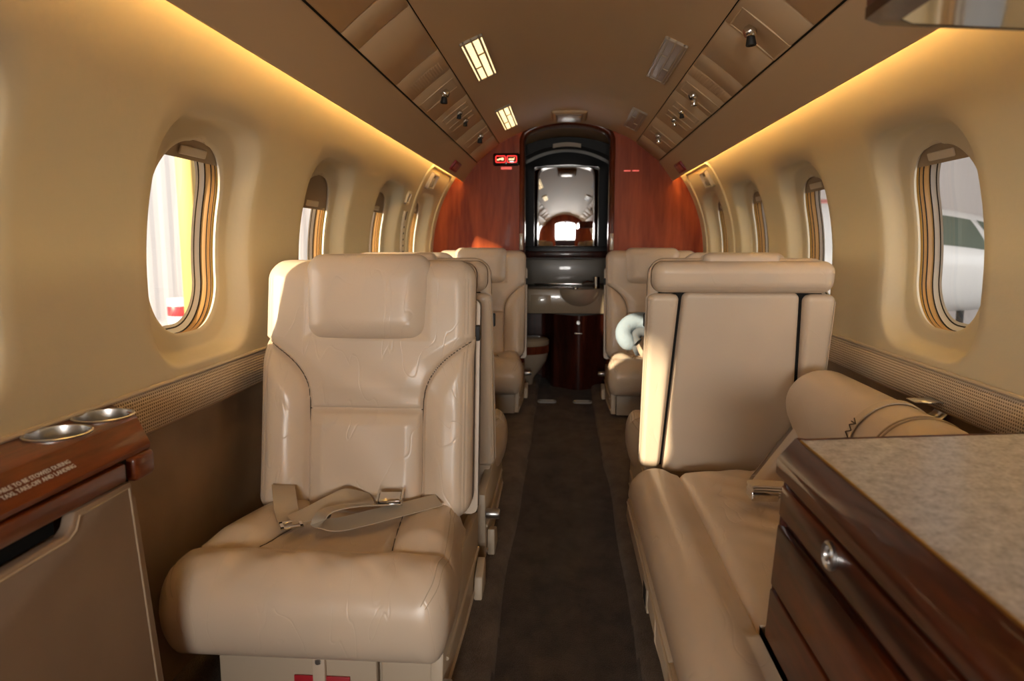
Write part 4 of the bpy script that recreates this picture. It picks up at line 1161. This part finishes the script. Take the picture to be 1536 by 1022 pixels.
t = thing('parked_jet', 'white jet nose with dark side windscreen seen through the nearest right window', 'aircraft', (6.5, 12.8, -.95), math.atan2(-.46, .88))
prof = []
for k in range(30):
    u = k/29; x = 2.05-5.5*u
    r = .95*min(1, (1-math.exp(-u*5.5))/.97)*(1 if u > .12 else math.sqrt(u/.12)*.92+.08*u/.12)
    prof.append((max(r, .001), x))
bm = B(); ring = []
for r, x in prof:
    sag = -.30*math.exp(-((2.05-x)/1.2)**1.3)
    ring.append([(x, r*math.cos(2*PI*i/40), 1.55+sag+r*1.05*math.sin(2*PI*i/40)) for i in range(40)])
add_grid(bm, ring, close_v=True); obj('fuselage', bm, 'jet_white', t, smooth=60)
def fus(x, a, d=.012):
    u = (2.05-x)/5.5; r = .95*min(1, (1-math.exp(-u*5.5))/.97)*(1 if u > .12 else math.sqrt(u/.12)*.92+.08*u/.12)+d
    return (x, r*math.cos(a), 1.55-.30*math.exp(-((2.05-x)/1.2)**1.3)+r*1.05*math.sin(a))
def fuspatch(name, xa, xb, xc, xd, a0, a1, mat):
    """quad on the skin: lower edge xa-xb at a0, upper edge xc-xd at a1"""
    bm = B(); rows = []
    for i in range(9):
        f = i/8; a = a0+(a1-a0)*f; x0 = xa+(xc-xa)*f; x1 = xb+(xd-xb)*f
        rows.append([fus(x0+(x1-x0)*j/8, a) for j in range(9)])
    add_grid(bm, rows); return obj(name, bm, mat, t)
A0 = PI
fuspatch('side_windscreen', .05, .95, .05, .62, -(PI-.25), -(PI-.25)+0, 'jet_glass') if 0 else None
fuspatch('side_windscreen', -.15, .72, -.05, .42, PI+math.radians(-18), PI+math.radians(-58), 'jet_glass')
fuspatch('front_windscreen', .80, 1.15, .50, .62, PI+math.radians(-22), PI+math.radians(-60), 'jet_glass')
bm = B(); add_tube(bm, [(.4, 0, .75), (.4, 0, -.05)], .06, 10); add_lathe(bm, [(.001, -.09), (.2, -.09), (.24, 0), (.2, .09), (.001, .09)], 24, 0, Matrix.Translation((.4, 0, -.04)) @ Matrix.Rotation(PI/2, 4, 'X')); obj('nose_wheel', bm, 'rubber', t)

t = thing('pink_tail', 'pink panel outside the second right window', 'panel', (6.6, 17.5, -1.3)); bm = B(); add_box(bm, (-1.0, 0, .6), (1.0, .3, 3.2), .3, 3); obj('panel', bm, 'pink', t)
bm = B(); add_box(bm, (-.08, -.08, 0), (.08, .08, 2.2), .02); obj('support', bm, 'yellow', t)
t = thing('hangar_post', 'yellow steel post outside the nearest left window', 'post', (-5.72, 10.5, -1.3))
bm = B(); add_box(bm, (-.13, -.13, 0), (.13, .13, 5.5), .02); obj('column', bm, 'yellow', t)
bm = B(); add_box(bm, (-.25, -.25, 0), (.25, .25, .04), .005); obj('base_plate', bm, 'yellow', t)
t = thing('barrier_drum', 'red and white drum beside the yellow post outside', 'drum', (-10.2, 18.0, -1.3))
bm = B(); add_lathe(bm, [(.001, 0), (.34, 0), (.34, .7), (.001, .7)], 24); obj('drum', bm, 'white_and_glare', t)
bm = B(); add_lathe(bm, [(.342, .24), (.346, .25), (.346, .50), (.342, .51)], 24); obj('red_band', bm, 'red_card', t)

# ------------------------------------------------------------------ light
W = bpy.data.worlds.new('World'); S.world = W; W.use_nodes = True
bg = W.node_tree.nodes['Background']; bg.inputs[0].default_value = (1.0, .985, .96, 1); bg.inputs[1].default_value = 2.6
sun = bpy.data.lights.new('sun', 'SUN'); sun.energy = 7; sun.angle = math.radians(.8); sun.color = (1, .82, .58)
so = bpy.data.objects.new('sun', sun); COL.objects.link(so)
so.rotation_euler = Vector((.85, 1.0, -.345)).to_track_quat('-Z', 'Y').to_euler()
def area(name, loc, target, sx, sy, energy, col):
    l = bpy.data.lights.new(name, 'AREA'); l.shape = 'RECTANGLE'; l.size = sx; l.size_y = sy; l.energy = energy; l.color = col
    o = bpy.data.objects.new(name, l); COL.objects.link(o); o.location = loc
    o.rotation_euler = (Vector(target)-Vector(loc)).to_track_quat('-Z', 'Y').to_euler(); return o
# daylight falling in through the open cabin door behind the camera (left wall, ahead of the console)
area('door_daylight', (-.95, -1.2, .9), (.1, .3, .6), .55, 1.2, 14, (1, .96, .90))
# daylight through the cockpit windscreen
area('windscreen_daylight', (0, -3.16, 1.08), (0, 1.2, .45), 1.3, .5, 84, (1, .96, .90))
# ------------------------------------------------------------------ camera
cam = bpy.data.cameras.new('camera'); cam.sensor_width = 36; cam.lens = 1050/1536*36; cam.clip_start = .02
co = bpy.data.objects.new('camera', cam); COL.objects.link(co)
co.location = (-.016, 0, .86); co.rotation_euler = (math.radians(90-7.916), 0, math.radians(4.154))
cam.dof.use_dof = True; cam.dof.focus_distance = 1.6; cam.dof.aperture_fstop = 5
S.camera = co
S.view_settings.view_transform = 'Standard'; S.view_settings.look = 'None'; S.view_settings.exposure = 0.42; S.view_settings.gamma = 1; S.view_settings.use_curve_mapping = False
S.cycles.max_bounces = 10; S.cycles.diffuse_bounces = 5; S.cycles.transparent_max_bounces = 12; S.cycles.caustics_reflective = False; S.cycles.caustics_refractive = False
S.cycles.use_denoising = True
